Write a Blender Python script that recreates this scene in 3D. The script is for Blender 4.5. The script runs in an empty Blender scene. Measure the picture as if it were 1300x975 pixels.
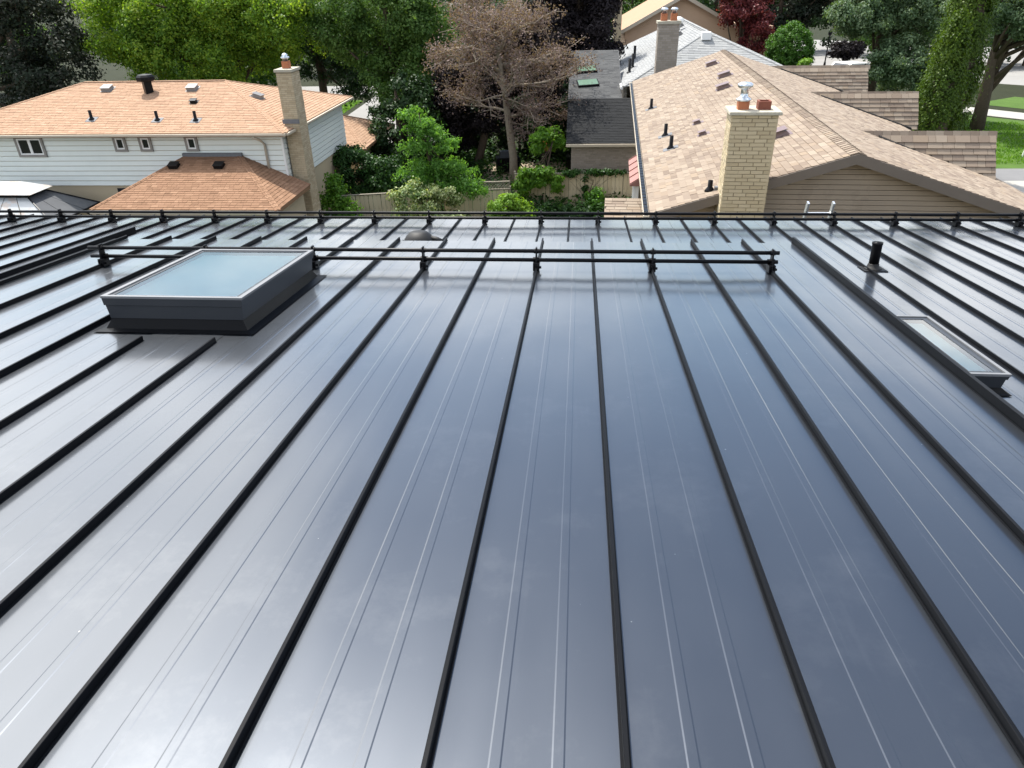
import bpy, math, random
import numpy as np
from mathutils import Matrix, Vector
scene = bpy.context.scene
COL = scene.collection
R = math.radians

# ------------------------------------------------------------------ camera
cam_d = bpy.data.cameras.new('camera'); cam = bpy.data.objects.new('camera', cam_d)
COL.objects.link(cam); scene.camera = cam
CAM_H = 10.5
right = Vector((0.99604204, 0.08603773, -0.02231071))
down = Vector((0.02404416, -0.50246871, -0.864261))
fwd = Vector((-0.08556948, 0.86030384, -0.50254867))
m = Matrix((right, -down, -fwd)).transposed().to_4x4()
m.translation = (0, 0, CAM_H)
cam.matrix_world = m
cam_d.sensor_width = 36; cam_d.lens = 36 * 901 / 1300
cam_d.clip_start = .05; cam_d.clip_end = 1500

# ------------------------------------------------------------------ light
SUN_AZ, SUN_EL = R(-34), R(60)
world = bpy.data.worlds.new('World'); scene.world = world; world.use_nodes = True
def build_world():
    nt = world.node_tree; N = nt.nodes; L = nt.links
    bg = N['Background']; bg.inputs[1].default_value = .13
    sky = N.new('ShaderNodeTexSky'); sky.sky_type = 'NISHITA'; sky.sun_disc = False
    sky.sun_elevation = SUN_EL; sky.sun_rotation = SUN_AZ
    sky.air_density = 1; sky.dust_density = .35; sky.ozone_density = 2.2
    tc = N.new('ShaderNodeTexCoord')
    sep = N.new('ShaderNodeSeparateXYZ'); L.new(tc.outputs['Generated'], sep.inputs[0])
    zc = N.new('ShaderNodeMath'); zc.operation = 'MAXIMUM'; L.new(sep.outputs[2], zc.inputs[0]); zc.inputs[1].default_value = .0
    za = N.new('ShaderNodeMath'); za.operation = 'ADD'; L.new(zc.outputs[0], za.inputs[0]); za.inputs[1].default_value = .34
    dv = N.new('ShaderNodeVectorMath'); dv.operation = 'DIVIDE'
    L.new(tc.outputs['Generated'], dv.inputs[0])
    cb = N.new('ShaderNodeCombineXYZ')
    for i in range(3): L.new(za.outputs[0], cb.inputs[i])
    L.new(cb.outputs[0], dv.inputs[1])
    mp = N.new('ShaderNodeMapping'); mp.inputs['Location'].default_value = (CLOUD_X, CLOUD_Y, 0); mp.inputs['Scale'].default_value = (1, 1, 0)
    L.new(dv.outputs[0], mp.inputs[0])
    n1 = N.new('ShaderNodeTexNoise'); n1.inputs['Scale'].default_value = .62; n1.inputs['Detail'].default_value = 7; n1.inputs['Roughness'].default_value = .52
    n1.inputs['Distortion'].default_value = .25
    L.new(mp.outputs[0], n1.inputs['Vector'])
    rp = N.new('ShaderNodeValToRGB'); rp.color_ramp.elements[0].position = .44; rp.color_ramp.elements[1].position = .58
    L.new(n1.outputs['Fac'], rp.inputs[0])
    n2 = N.new('ShaderNodeTexNoise'); n2.inputs['Scale'].default_value = 2.6; n2.inputs['Detail'].default_value = 5
    L.new(mp.outputs[0], n2.inputs['Vector'])
    cr = N.new('ShaderNodeValToRGB'); cr.color_ramp.elements[0].position = .3; cr.color_ramp.elements[1].position = .7
    cr.color_ramp.elements[0].color = (9.5, 10.0, 10.8, 1); cr.color_ramp.elements[1].color = (19.0, 19.0, 18.8, 1)
    L.new(n2.outputs['Fac'], cr.inputs[0])
    mx = N.new('ShaderNodeMix'); mx.data_type = 'RGBA'
    dt = N.new('ShaderNodeVectorMath'); dt.operation = 'DOT_PRODUCT'; L.new(tc.outputs['Generated'], dt.inputs[0])
    dt.inputs[1].default_value = (math.sin(SUN_AZ) * math.cos(SUN_EL), math.cos(SUN_AZ) * math.cos(SUN_EL), math.sin(SUN_EL))
    mxd = N.new('ShaderNodeMath'); mxd.operation = 'MAXIMUM'; mxd.inputs[1].default_value = 0; L.new(dt.outputs['Value'], mxd.inputs[0])
    pw = N.new('ShaderNodeMath'); pw.operation = 'POWER'; pw.inputs[1].default_value = 5; L.new(mxd.outputs[0], pw.inputs[0])
    ma = N.new('ShaderNodeMath'); ma.operation = 'MULTIPLY_ADD'; ma.inputs[1].default_value = 1.0; ma.inputs[2].default_value = .75; L.new(pw.outputs[0], ma.inputs[0])
    sc_ = N.new('ShaderNodeVectorMath'); sc_.operation = 'SCALE'; L.new(cr.outputs[0], sc_.inputs[0]); L.new(ma.outputs[0], sc_.inputs['Scale'])   # clouds scatter forward, brighter towards the sun
    L.new(rp.outputs[0], mx.inputs[0]); L.new(sky.outputs[0], mx.inputs[6]); L.new(sc_.outputs[0], mx.inputs[7])
    L.new(mx.outputs[2], bg.inputs[0])
CLOUD_X, CLOUD_Y = 6.3, 2.9
build_world()
sun_d = bpy.data.lights.new('sun', 'SUN'); sun_d.energy = 4.9; sun_d.angle = R(.53); sun_d.color = (1, .95, .87)
sun = bpy.data.objects.new('sun', sun_d); COL.objects.link(sun)
sd = Vector((math.sin(SUN_AZ) * math.cos(SUN_EL), math.cos(SUN_AZ) * math.cos(SUN_EL), math.sin(SUN_EL)))
sun.rotation_euler = sd.to_track_quat('Z', 'Y').to_euler(); sun.location = (0, 0, 40)
vs = scene.view_settings
vs.view_transform = 'Standard'; vs.look = 'None'; vs.gamma = 1; vs.exposure = .6
vs.use_curve_mapping = False

# ------------------------------------------------------------------ helpers
def tag(o, label=None, cat=None, group=None, kind=None):
    for k, v in (('label', label), ('category', cat), ('group', group), ('kind', kind)):
        if v: o[k] = v
    return o
def empty(name, loc=(0, 0, 0), rz=0, label=None, cat=None, group=None):
    o = bpy.data.objects.new(name, None); COL.objects.link(o); o.location = loc; o.rotation_euler = (0, 0, rz)
    return tag(o, label, cat, group)
def link(name, me, parent=None, mw=None):
    o = bpy.data.objects.new(name, me); COL.objects.link(o)
    if parent: o.parent = parent
    if mw is not None: o.matrix_local = mw
    return o
class MB:
    def __init__(s): s.v = []; s.f = []
    def poly(s, pts):
        i = len(s.v); s.v += [tuple(p) for p in pts]; s.f.append(tuple(range(i, i + len(pts)))); return s
    def hexa(s, p, bottom=True):
        i = len(s.v); s.v += [tuple(q) for q in p]
        F = [(4, 5, 6, 7), (0, 1, 5, 4), (1, 2, 6, 5), (2, 3, 7, 6), (3, 0, 4, 7)]
        if bottom: F.append((3, 2, 1, 0))
        s.f += [tuple(i + k for k in f) for f in F]; return s
    def box(s, a, b):
        x0, y0, z0 = a; x1, y1, z1 = b
        return s.hexa([(x0, y0, z0), (x1, y0, z0), (x1, y1, z0), (x0, y1, z0), (x0, y0, z1), (x1, y0, z1), (x1, y1, z1), (x0, y1, z1)])
    def slab(s, quad, t):
        a, b, c, d = [Vector(q) for q in quad]
        n = (b - a).cross(d - a).normalized() * t
        return s.hexa([a - n, b - n, c - n, d - n, a, b, c, d])
    def tube(s, pts, rad, n=8, cap=True):
        pts = [Vector(p) for p in pts]; k0 = len(s.v)
        if not hasattr(rad, '__len__'): rad = [rad] * len(pts)
        for i, p in enumerate(pts):
            d = (pts[min(i + 1, len(pts) - 1)] - pts[max(i - 1, 0)]).normalized()
            u = d.cross(Vector((0, 0, 1)) if abs(d.z) < .9 else Vector((1, 0, 0))).normalized(); w = d.cross(u)
            for j in range(n):
                a = 2 * math.pi * j / n
                s.v.append(tuple(p + (u * math.cos(a) + w * math.sin(a)) * rad[i]))
        for i in range(len(pts) - 1):
            for j in range(n):
                a = k0 + i * n + j; b = k0 + i * n + (j + 1) % n
                s.f.append((a, b, b + n, a + n))
        if cap:
            s.f.append(tuple(k0 + j for j in range(n))[::-1]); s.f.append(tuple(k0 + (len(pts) - 1) * n + j for j in range(n)))
        return s
    def lathe(s, c, prof, n=16):
        return s.tube([(c[0], c[1], c[2] + z) for r, z in prof], [r for r, z in prof], n)
    def mesh(s, name, mat, smooth=False):
        me = bpy.data.meshes.new(name); me.from_pydata(s.v, [], s.f)
        if mat: me.materials.append(mat)
        if smooth: me.polygons.foreach_set('use_smooth', [True] * len(me.polygons))
        me.update(); return me
    def build(s, name, mat, parent=None, smooth=False, kind=None):
        o = link(name, s.mesh(name, mat, smooth), parent)
        if kind: o['kind'] = kind
        return o
def bevel(o, w=.006, seg=2):
    md = o.modifiers.new('bevel', 'BEVEL'); md.width = w; md.segments = seg; md.limit_method = 'ANGLE'
    return o

# ------------------------------------------------------------------ materials
def newmat(name):
    mt = bpy.data.materials.new(name); mt.use_nodes = True
    return mt, mt.node_tree, mt.node_tree.nodes['Principled BSDF']
def ramp(nt, fac, cols):
    r = nt.nodes.new('ShaderNodeValToRGB'); e = r.color_ramp.elements
    while len(e) < len(cols): e.new(.5)
    for i, c in enumerate(cols):
        e[i].position = i / (len(cols) - 1); e[i].color = (*c, 1)
    nt.links.new(fac, r.inputs[0]); return r.outputs[0]
def noise(nt, scale, detail=4, rough=.55, coord='Object', stretch=None):
    tc = nt.nodes.new('ShaderNodeTexCoord'); n = nt.nodes.new('ShaderNodeTexNoise')
    n.inputs['Scale'].default_value = scale; n.inputs['Detail'].default_value = detail; n.inputs['Roughness'].default_value = rough
    src = tc.outputs[coord]
    if stretch:
        mp = nt.nodes.new('ShaderNodeMapping'); mp.inputs['Scale'].default_value = stretch; nt.links.new(src, mp.inputs[0]); src = mp.outputs[0]
    nt.links.new(src, n.inputs['Vector']); return n.outputs['Fac']
def math2(nt, op, a, b):
    n = nt.nodes.new('ShaderNodeMath'); n.operation = op
    for i, x in enumerate((a, b)):
        if isinstance(x, (int, float)): n.inputs[i].default_value = x
        else: nt.links.new(x, n.inputs[i])
    return n.outputs[0]
def piece_random(nt):
    g = nt.nodes.new('ShaderNodeNewGeometry'); oi = nt.nodes.new('ShaderNodeObjectInfo')
    return math2(nt, 'FRACT', math2(nt, 'ADD', g.outputs['Random Per Island'], oi.outputs['Random']), 0)
def mixc(nt, f, a, b, mode='MIX'):
    n = nt.nodes.new('ShaderNodeMix'); n.data_type = 'RGBA'; n.blend_type = mode
    for i, x in ((0, f), (6, a), (7, b)):
        if isinstance(x, (int, float)): n.inputs[i].default_value = x
        elif isinstance(x, tuple): n.inputs[i].default_value = (*x, 1)
        else: nt.links.new(x, n.inputs[i])
    return n.outputs[2]
def set_bump(nt, p, h, strength=.3, dist=.01):
    b = nt.nodes.new('ShaderNodeBump'); b.inputs['Strength'].default_value = strength; b.inputs['Distance'].default_value = dist
    nt.links.new(h, b.inputs['Height']); nt.links.new(b.outputs[0], p.inputs['Normal'])
def surf(name, cols, scale=6, rough=.8, bump=.15, bdist=.01, pieces=None, metallic=0, dirt=None, spec=.4, coord='Object'):
    """noise-coloured surface; pieces = palette picked per piece (tab, brick, board)"""
    mt, nt, p = newmat(name)
    nz = noise(nt, scale, coord=coord)
    c = ramp(nt, nz, cols)
    if pieces:
        c = mixc(nt, .28, ramp(nt, piece_random(nt), pieces), c)
    if dirt:
        d = noise(nt, dirt[1], 5, .65, coord)
        c = mixc(nt, math2(nt, 'MULTIPLY', math2(nt, 'GREATER_THAN', d, .56), .35), c, dirt[0])
    nt.links.new(c, p.inputs['Base Color'])
    p.inputs['Roughness'].default_value = rough; p.inputs['Metallic'].default_value = metallic
    p.inputs['Specular IOR Level'].default_value = spec
    if bump: set_bump(nt, p, noise(nt, scale * 6, 6, .6, coord), bump, bdist)
    return mt
def leaf_mat(name, cols, trans=.35, rough=.5):
    mt = bpy.data.materials.new(name); mt.use_nodes = True; nt = mt.node_tree; N = nt.nodes; L = nt.links
    p = N['Principled BSDF']
    g = N.new('ShaderNodeNewGeometry')
    big = noise(nt, .55, 2)
    c = ramp(nt, math2(nt, 'ADD', math2(nt, 'MULTIPLY', g.outputs['Random Per Island'], .6), math2(nt, 'MULTIPLY', math2(nt, 'SUBTRACT', big, .3), 1.0)), cols)
    L.new(c, p.inputs['Base Color']); p.inputs['Roughness'].default_value = rough; p.inputs['Specular IOR Level'].default_value = .22 if trans > .15 else .06
    t = N.new('ShaderNodeBsdfTranslucent')
    tcol = mixc(nt, 1.0, c, (1.5, 1.45, .55), 'MULTIPLY'); L.new(tcol, t.inputs[0])
    mx = N.new('ShaderNodeMixShader'); mx.inputs[0].default_value = trans
    L.new(p.outputs[0], mx.inputs[1]); L.new(t.outputs[0], mx.inputs[2]); L.new(mx.outputs[0], N['Material Output'].inputs[0])
    return mt
def metal_roof_mat(name='painted_steel'):
    mt, nt, p = newmat(name); L = nt.links
    oi = nt.nodes.new('ShaderNodeObjectInfo'); tc = nt.nodes.new('ShaderNodeTexCoord')
    sh = nt.nodes.new('ShaderNodeVectorMath'); sh.operation = 'SCALE'; sh.inputs[0].default_value = (17, 29, 7); L.new(oi.outputs['Random'], sh.inputs['Scale'])
    ad = nt.nodes.new('ShaderNodeVectorMath'); L.new(tc.outputs['Object'], ad.inputs[0]); L.new(sh.outputs[0], ad.inputs[1])
    def nz(scale, detail=3, rough=.5, st=(1, 1, 1)):
        mp = nt.nodes.new('ShaderNodeMapping'); mp.inputs['Scale'].default_value = st; L.new(ad.outputs[0], mp.inputs[0])
        n = nt.nodes.new('ShaderNodeTexNoise'); n.inputs['Scale'].default_value = scale; n.inputs['Detail'].default_value = detail; n.inputs['Roughness'].default_value = rough
        L.new(mp.outputs[0], n.inputs['Vector']); return n.outputs['Fac']
    tone = math2(nt, 'MULTIPLY_ADD', oi.outputs['Random'], .5); 
    base = ramp(nt, math2(nt, 'ADD', math2(nt, 'MULTIPLY', nz(1.3), .6), math2(nt, 'MULTIPLY', oi.outputs['Random'], .4)), [(.040, .046, .056), (.057, .064, .075)])
    sp = nt.nodes.new('ShaderNodeTexVoronoi'); sp.inputs['Scale'].default_value = 13; L.new(ad.outputs[0], sp.inputs['Vector'])
    sc = nt.nodes.new('ShaderNodeSeparateColor'); L.new(sp.outputs['Color'], sc.inputs[0])
    dust = math2(nt, 'MULTIPLY', math2(nt, 'LESS_THAN', sp.outputs['Distance'], math2(nt, 'MULTIPLY', sc.outputs[1], .05)), math2(nt, 'GREATER_THAN', sc.outputs[0], .8))
    film = math2(nt, 'MULTIPLY', math2(nt, 'SMOOTH_MIN', math2(nt, 'MAXIMUM', math2(nt, 'SUBTRACT', nz(2.2, 9, .72), .52), 0), .2), .5)
    streak = math2(nt, 'MULTIPLY', math2(nt, 'MAXIMUM', math2(nt, 'SUBTRACT', nz(5, 5, .6, (6, .22, 1)), .56), 0), .12)
    d = math2(nt, 'MAXIMUM', math2(nt, 'MULTIPLY', dust, .5), math2(nt, 'ADD', film, streak))
    c = mixc(nt, d, base, (.34, .34, .33))
    L.new(c, p.inputs['Base Color'])
    p.inputs['Metallic'].default_value = .85
    p.inputs['Coat Weight'].default_value = 1; p.inputs['Coat IOR'].default_value = 1.65
    rr = ramp(nt, nz(3.0, 6, .6), [(.38,) * 3, (.46,) * 3]); L.new(rr, p.inputs['Roughness'])
    cr = ramp(nt, nz(2.0, 6, .65), [(.12,) * 3, (.20,) * 3]); L.new(cr, p.inputs['Coat Roughness'])
    b = nt.nodes.new('ShaderNodeBump'); b.inputs['Strength'].default_value = .4; b.inputs['Distance'].default_value = .025
    L.new(nz(1.5, 1.5, .4, (2.0, .6, 1)), b.inputs['Height']); L.new(b.outputs[0], p.inputs['Normal']); L.new(b.outputs[0], p.inputs['Coat Normal'])
    return mt
M = {}
def mats():
    M['steel'] = metal_roof_mat()
    M['steel_shaded'] = surf('painted_steel_shaded', [(.0035, .004, .005), (.006, .0065, .008)], 4, .4, .03, spec=.09)  # same steel as the panels, darkened to stand in for dark reflections
    M['black_metal'] = surf('black_metal', [(.004, .004, .005), (.007, .007, .008)], 8, .36, .04, spec=.15)
    M['rubber'] = surf('black_rubber', [(.004, .004, .004), (.009, .009, .009)], 12, .6, .2, .004)
    M['charcoal'] = surf('charcoal_frame', [(.026, .030, .036), (.034, .038, .044)], 5, .42, .03)
    M['sky_trim'] = surf('skylight_trim', [(.15, .155, .16), (.20, .202, .21)], 6, .45, .03, metallic=.2)
    M['shaft'] = surf('skylight_shaft', [(.72, .80, .80), (.80, .86, .86)], 3, .7, .0)
    M['sky_tint_sheet'] = surf('skylight_sky_tint', [(.56, .84, .90), (.62, .87, .92)], 3, .7, .0)  # pale cyan painted in for the bright sky mirrored by the glass
    mt = bpy.data.materials.new('skylight_glass'); mt.use_nodes = True; nt = mt.node_tree; N = nt.nodes
    N.remove(N['Principled BSDF'])
    tr = N.new('ShaderNodeBsdfTransparent'); tr.inputs[0].default_value = (.92, .99, .98, 1)
    gl = N.new('ShaderNodeBsdfGlossy'); gl.inputs['Roughness'].default_value = .015
    fr = N.new('ShaderNodeFresnel'); fr.inputs[0].default_value = 3.2
    mx = N.new('ShaderNodeMixShader'); nt.links.new(fr.outputs[0], mx.inputs[0]); nt.links.new(tr.outputs[0], mx.inputs[1]); nt.links.new(gl.outputs[0], mx.inputs[2])
    nt.links.new(mx.outputs[0], N['Material Output'].inputs[0]); M['glass'] = mt
    mt, nt, p = newmat('window_glass'); p.inputs['Base Color'].default_value = (.012, .014, .015, 1); p.inputs['Roughness'].default_value = .04
    p.inputs['IOR'].default_value = 1.7; M['pane'] = mt
    tanp = [(.145, .108, .083), (.205, .160, .122), (.245, .196, .150), (.28, .230, .177), (.225, .175, .134), (.31, .257, .200), (.17, .130, .102), (.275, .212, .150)]
    M['tan_shingle'] = surf('tan_shingle', [(.19, .15, .117), (.28, .228, .18)], 9, .92, .4, .006, pieces=tanp, spec=.2)
    M['tan_under'] = surf('tan_underlay', [(.10, .08, .06), (.14, .11, .09)], 9, .95, .2, spec=.2)
    orp = [(.30, .185, .12), (.38, .245, .16), (.34, .215, .138), (.42, .28, .19), (.31, .195, .125)]
    M['orange_shingle'] = surf('orange_brown_shingle', [(.31, .195, .125), (.40, .26, .175)], 3, .92, .35, .006, pieces=orp, spec=.2)
    M['brown_shingle'] = surf('russet_shingle', [(.20, .115, .066), (.28, .165, .10), ], 3, .92, .35, .006, pieces=[(.17, .095, .056), (.25, .145, .088), (.215, .12, .073), (.30, .18, .113)], spec=.2)
    M['orange_under'] = surf('orange_underlay', [(.20, .12, .07), (.26, .16, .09)], 6, .95, .2, spec=.2)
    M['grey_shingle'] = surf('grey_shingle', [(.22, .225, .225), (.33, .335, .33)], 4, .92, .35, .006, pieces=[(.20, .205, .21), (.30, .305, .30), (.25, .255, .26)], spec=.2)
    M['dark_shingle'] = surf('dark_grey_shingle', [(.06, .062, .064), (.11, .112, .112)], 4, .92, .35, .006, pieces=[(.05, .052, .055), (.11, .112, .112), (.08, .082, .084)], spec=.2)
    M['grey_under'] = surf('grey_underlay', [(.12, .12, .125), (.16, .16, .165)], 6, .95, .2, spec=.2)
    M['shaded_black_shingle'] = surf('shaded_black_shingle', [(.009, .010, .011), (.016, .017, .018)], 4, .9, .3, .006, pieces=[(.008, .009, .010), (.016, .017, .019), (.011, .012, .013)], spec=.25)  # black shingles, colour lowered further to stand in for shadow on the roof
    M['white_siding'] = surf('white_siding', [(.70, .745, .705), (.78, .815, .775)], 2.5, .55, .04)
    M['taupe_siding'] = surf('taupe_siding', [(.26, .215, .165), (.32, .265, .205)], 2.5, .65, .06, dirt=((.22, .18, .14), 2))
    M['brown_trim'] = surf('brown_trim', [(.125, .105, .088), (.16, .135, .115)], 4, .5, .05)
    M['cream_trim'] = surf('cream_trim', [(.42, .36, .28), (.50, .44, .35)], 4, .55, .06)
    M['taupe_frame'] = surf('taupe_frame', [(.22, .21, .19), (.27, .25, .23)], 5, .6, .05)
    M['white'] = surf('white_paint', [(.74, .74, .72), (.80, .80, .78)], 4, .45, .03)
    M['yellow_brick'] = surf('yellow_brick', [(.42, .345, .215), (.52, .435, .29)], 14, .9, .5, .006,
        pieces=[(.42, .345, .225), (.50, .42, .28), (.54, .46, .315), (.46, .385, .255), (.57, .49, .345)], spec=.2)
    M['mortar'] = surf('mortar', [(.24, .20, .14), (.32, .27, .20)], 12, .95, .4, spec=.15)
    M['beige_brick'] = surf('beige_brick', [(.38, .31, .21), (.48, .40, .28)], 10, .9, .4, .006, pieces=[(.36, .29, .19), (.46, .38, .26), (.52, .44, .31)], spec=.2)
    M['grey_brick'] = surf('grey_brick', [(.25, .22, .19), (.33, .295, .26)], 10, .9, .4, .006, pieces=[(.25, .22, .19), (.36, .32, .28), (.30, .265, .23)], spec=.2)
    M['concrete'] = surf('concrete', [(.36, .33, .26), (.46, .43, .35)], 7, .9, .4, .008, dirt=((.30, .28, .24), 4), spec=.2)
    M['clay'] = surf('orange_clay', [(.33, .11, .05), (.44, .165, .075)], 9, .8, .3, .006, dirt=((.2, .07, .04), 6))
    M['dark_clay'] = surf('dark_red_clay', [(.16, .05, .03), (.24, .08, .05)], 9, .8, .3, .006)
    M['galv'] = surf('galvanised_metal', [(.58, .62, .66), (.72, .75, .78)], 6, .32, .06, metallic=.85)
    M['vent_grey'] = surf('grey_vent_plastic', [(.17, .165, .16), (.23, .22, .21)], 6, .38, .08)
    M['vent_brown'] = surf('brown_vent_plastic', [(.15, .10, .09), (.21, .145, .13)], 6, .36, .08)
    M['lead'] = surf('lead_flashing', [(.10, .105, .115), (.17, .175, .185)], 9, .7, .2)
    M['fence_wood'] = surf('weathered_fence_board', [(.56, .47, .32), (.68, .59, .42)], 6, .85, .3, .006, pieces=[(.56, .48, .33), (.68, .59, .42), (.62, .53, .37), (.72, .63, .46)], dirt=((.30, .25, .16), 2), spec=.2)
    M['grey_wood'] = surf('grey_fence_rail', [(.22, .20, .16), (.30, .27, .22)], 8, .85, .3, .006, spec=.2)
    M['bark'] = surf('bark', [(.05, .038, .028), (.11, .085, .062)], 7, .95, .7, .03, spec=.15)
    M['pale_bark'] = surf('pale_bark', [(.20, .165, .125), (.34, .29, .23)], 9, .95, .6, .02, spec=.15)
    M['redroof'] = surf('copper_red_roof', [(.27, .13, .11), (.34, .17, .145)], 4, .5, .1)
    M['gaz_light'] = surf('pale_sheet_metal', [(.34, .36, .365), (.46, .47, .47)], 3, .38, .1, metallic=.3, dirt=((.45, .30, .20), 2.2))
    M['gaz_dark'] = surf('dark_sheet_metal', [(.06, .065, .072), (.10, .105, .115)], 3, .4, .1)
    M['grass'] = surf('lawn', [(.045, .085, .018), (.085, .15, .03)], .9, .95, .6, .05, spec=.15)
    M['ground'] = surf('ground', [(.016, .02, .009), (.03, .034, .016)], .4, .95, .6, .05, spec=.15)
    M['asphalt'] = surf('asphalt', [(.14, .14, .145), (.20, .20, .20)], .8, .9, .4, .01, spec=.25)
    M['road'] = surf('road_asphalt', [(.20, .195, .185), (.28, .27, .255)], .35, .9, .3, .01, spec=.25)
    M['paving'] = surf('paving', [(.30, .29, .265), (.38, .365, .335)], 1.2, .9, .3, .01, spec=.25)
    M['gravel'] = surf('patio_stone', [(.30, .24, .17), (.46, .38, .29)], 2.2, .9, .5, .02, spec=.2)
    M['carpaint'] = surf('white_car_paint', [(.66, .65, .61), (.70, .69, .65)], 2, .25, 0)
    M['tyre'] = surf('tyre', [(.012,) * 3, (.02,) * 3], 9, .8, .1)
    M['tail'] = surf('tail_lamp', [(.35, .02, .015), (.45, .03, .02)], 5, .2, 0)
    M['orange'] = surf('orange_plastic', [(.62, .12, .025), (.72, .17, .04)], 5, .5, .05)
    M['aluminium'] = surf('aluminium', [(.66, .69, .70), (.76, .78, .79)], 6, .35, .05, metallic=.7)
    M['green_glass'] = surf('green_glazing', [(.10, .17, .12), (.16, .24, .17)], 3, .15, 0)
    LM = lambda k, cols, t=.35, r=.5: M.__setitem__(k, leaf_mat('leaf_' + k, cols, t, r))
    LM('maple', [(.05, .115, .018), (.10, .20, .024), (.19, .30, .034), (.32, .40, .05)], .5)
    LM('darkpurple', [(.012, .010, .012), (.022, .018, .020), (.04, .034, .036)], .1)
    LM('darkmix', [(.014, .022, .014), (.024, .034, .022), (.055, .052, .046)], .12)
    LM('green', [(.04, .095, .022), (.075, .15, .032), (.14, .23, .055)], .38)
    LM('deepgreen', [(.014, .034, .012), (.022, .052, .016), (.04, .085, .024)], .22)
    LM('locust', [(.07, .17, .03), (.11, .25, .045), (.18, .34, .08)], .5)
    LM('dogwood', [(.08, .15, .05), (.18, .26, .09), (.46, .50, .28), (.12, .20, .06)], .3)
    LM('vine', [(.05, .13, .018), (.11, .24, .025), (.20, .34, .045)], .42)
    LM('lime', [(.09, .20, .022), (.15, .28, .035), (.24, .36, .06)], .42)
    LM('brownleaf', [(.10, .066, .062), (.18, .128, .12), (.29, .22, .205)], .25, .7)
    LM('redleaf', [(.07, .018, .022), (.14, .03, .035), (.27, .055, .045)], .3)
    LM('greygreen', [(.045, .09, .038), (.10, .16, .08), (.20, .27, .15)], .3)
    LM('cedar', [(.03, .062, .008), (.06, .11, .012), (.12, .18, .02)], .35)
    LM('ball', [(.03, .085, .012), (.05, .13, .016), (.09, .19, .024)], .3)
    LM('ivy', [(.016, .045, .012), (.03, .08, .018), (.05, .12, .026)], .3)
mats()
random.seed(7); rng = np.random.default_rng(11)

# ------------------------------------------------------------------ shingles
def axes(U, V):
    U = Vector(U).normalized(); V = Vector(V).normalized(); N = U.cross(V).normalized(); return U, V, N
TABW = [.17, .21, .25, .30, .34]
def tab_pts(w, L, t, g=.004):
    return [(g, 0, 0), (w - g, 0, 0), (w - g, L, 0), (g, L, 0), (g, 0, t), (w - g, 0, t), (w - g, L, .002), (g, L, .002)]
_tabmesh = {}
def tab_mesh(w, L, t, mat):
    k = (w, round(L, 3), round(t, 3), mat.name)
    if k not in _tabmesh: _tabmesh[k] = MB().hexa(tab_pts(w, L, t), False).mesh('shingle', mat)
    return _tabmesh[k]
def tabs(O, U, V, vmax, urange, expo, seed, wscale=1.0):
    """yield (corner, width) for each shingle tab on a roof plane"""
    rd = random.Random(seed); U, V, N = axes(U, V); O = Vector(O); v = 0.; out = []
    while v < vmax - .04:
        u0, u1 = urange(min(v + expo * .5, vmax)); u = u0 - rd.random() * .2
        while u < u1:
            w = rd.choice(TABW) * wscale
            a, b = max(u, u0), min(u + w, u1)
            if b - a > .05: out.append((O + U * a + V * v + N * rd.uniform(0, .003), b - a, w, rd.random()))
            u += w
        v += expo
    return out, U, V, N
def field(mb, tb, U, V, N, L, t, jitter=.006):
    for (p, w, w0, r) in tb:
        tt = t + jitter * r
        mb.hexa([p + U * q[0] + V * q[1] + N * q[2] for q in tab_pts(w, L, tt)], False)
def tab_objects(tb, U, V, N, L, t, mat, parent, inv=None):
    rot = Matrix((U, V, N)).transposed().to_4x4()
    for (p, w, w0, r) in tb:
        s = Matrix.Diagonal((w / w0, 1, 1, 1)); mw = Matrix.Translation(p) @ rot @ s
        link('shingle', tab_mesh(w0, L, t + (.004 if r > .5 else 0), mat), parent, mw)

def brick_boxes(x0, x1, z0, z1, bl, bh, j, seed):
    """running bond rectangles (a0,a1,z0,z1) along a wall"""
    rd = random.Random(seed); z = z0; k = 0; out = []
    while z + bh < z1 + .02:
        a = x0 - (bl * .5 if k % 2 else 0) - rd.uniform(0, .03)
        while a < x1:
            bw = bl + rd.choice((0, 0, 0, .04))
            p, q = max(a, x0), min(a + bw, x1)
            if x1 - q < .05: q = x1
            if q - p > .03: out.append((p + j / 2, q - j / 2, z, z + bh, rd.random()))
            a = q if q < x1 else x1 + 1
        z += bh + j; k += 1
    return out

# ------------------------------------------------------------------ ground, roads
def sheet(name, pts, z, mat):
    o = MB().poly([(x, y, z) for x, y in pts]).build(name, mat); o['kind'] = 'structure'; return o
sheet('ground', [(-600, -150), (600, -150), (600, 1100), (-600, 1100)], 0, M['ground'])
sheet('road', [(14, 100), (60, 62), (110, 20), (140, 45), (80, 92), (30, 135), (-5, 160), (-15, 140)], .008, M['road'])
sheet('pavement', [(29.5, 63), (41, 51.5), (60, 33), (61.5, 34), (42, 54), (31, 66)], .012, M['paving'])
sheet('lawn', [(22, 44), (33, 44), (41, 51), (29, 62.5), (20, 58)], .016, M['grass'])
sheet('lawn_verge', [(33, 66.5), (44.5, 54.5), (50, 57), (38, 70)], .016, M['grass'])
sheet('driveway', [(13, 33), (30, 33), (36, 44.0), (18, 44.0)], .012, M['asphalt'])
sheet('driveway_apron', [(16, 36), (30, 36), (31, 41.2), (17.5, 41.2)], .018, M['paving'])
sheet('front_lawn', [(18, 29), (32, 29), (32, 35.7), (18, 35.7)], .016, M['grass'])
sheet('side_driveway', [(-19.4, 44), (-13, 44), (-14.0, 75), (-20.4, 75)], .012, M['road'])
sheet('side_lawn', [(-30, 60), (-20.5, 60), (-21, 72), (-31, 72)], .016, M['grass'])
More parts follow.
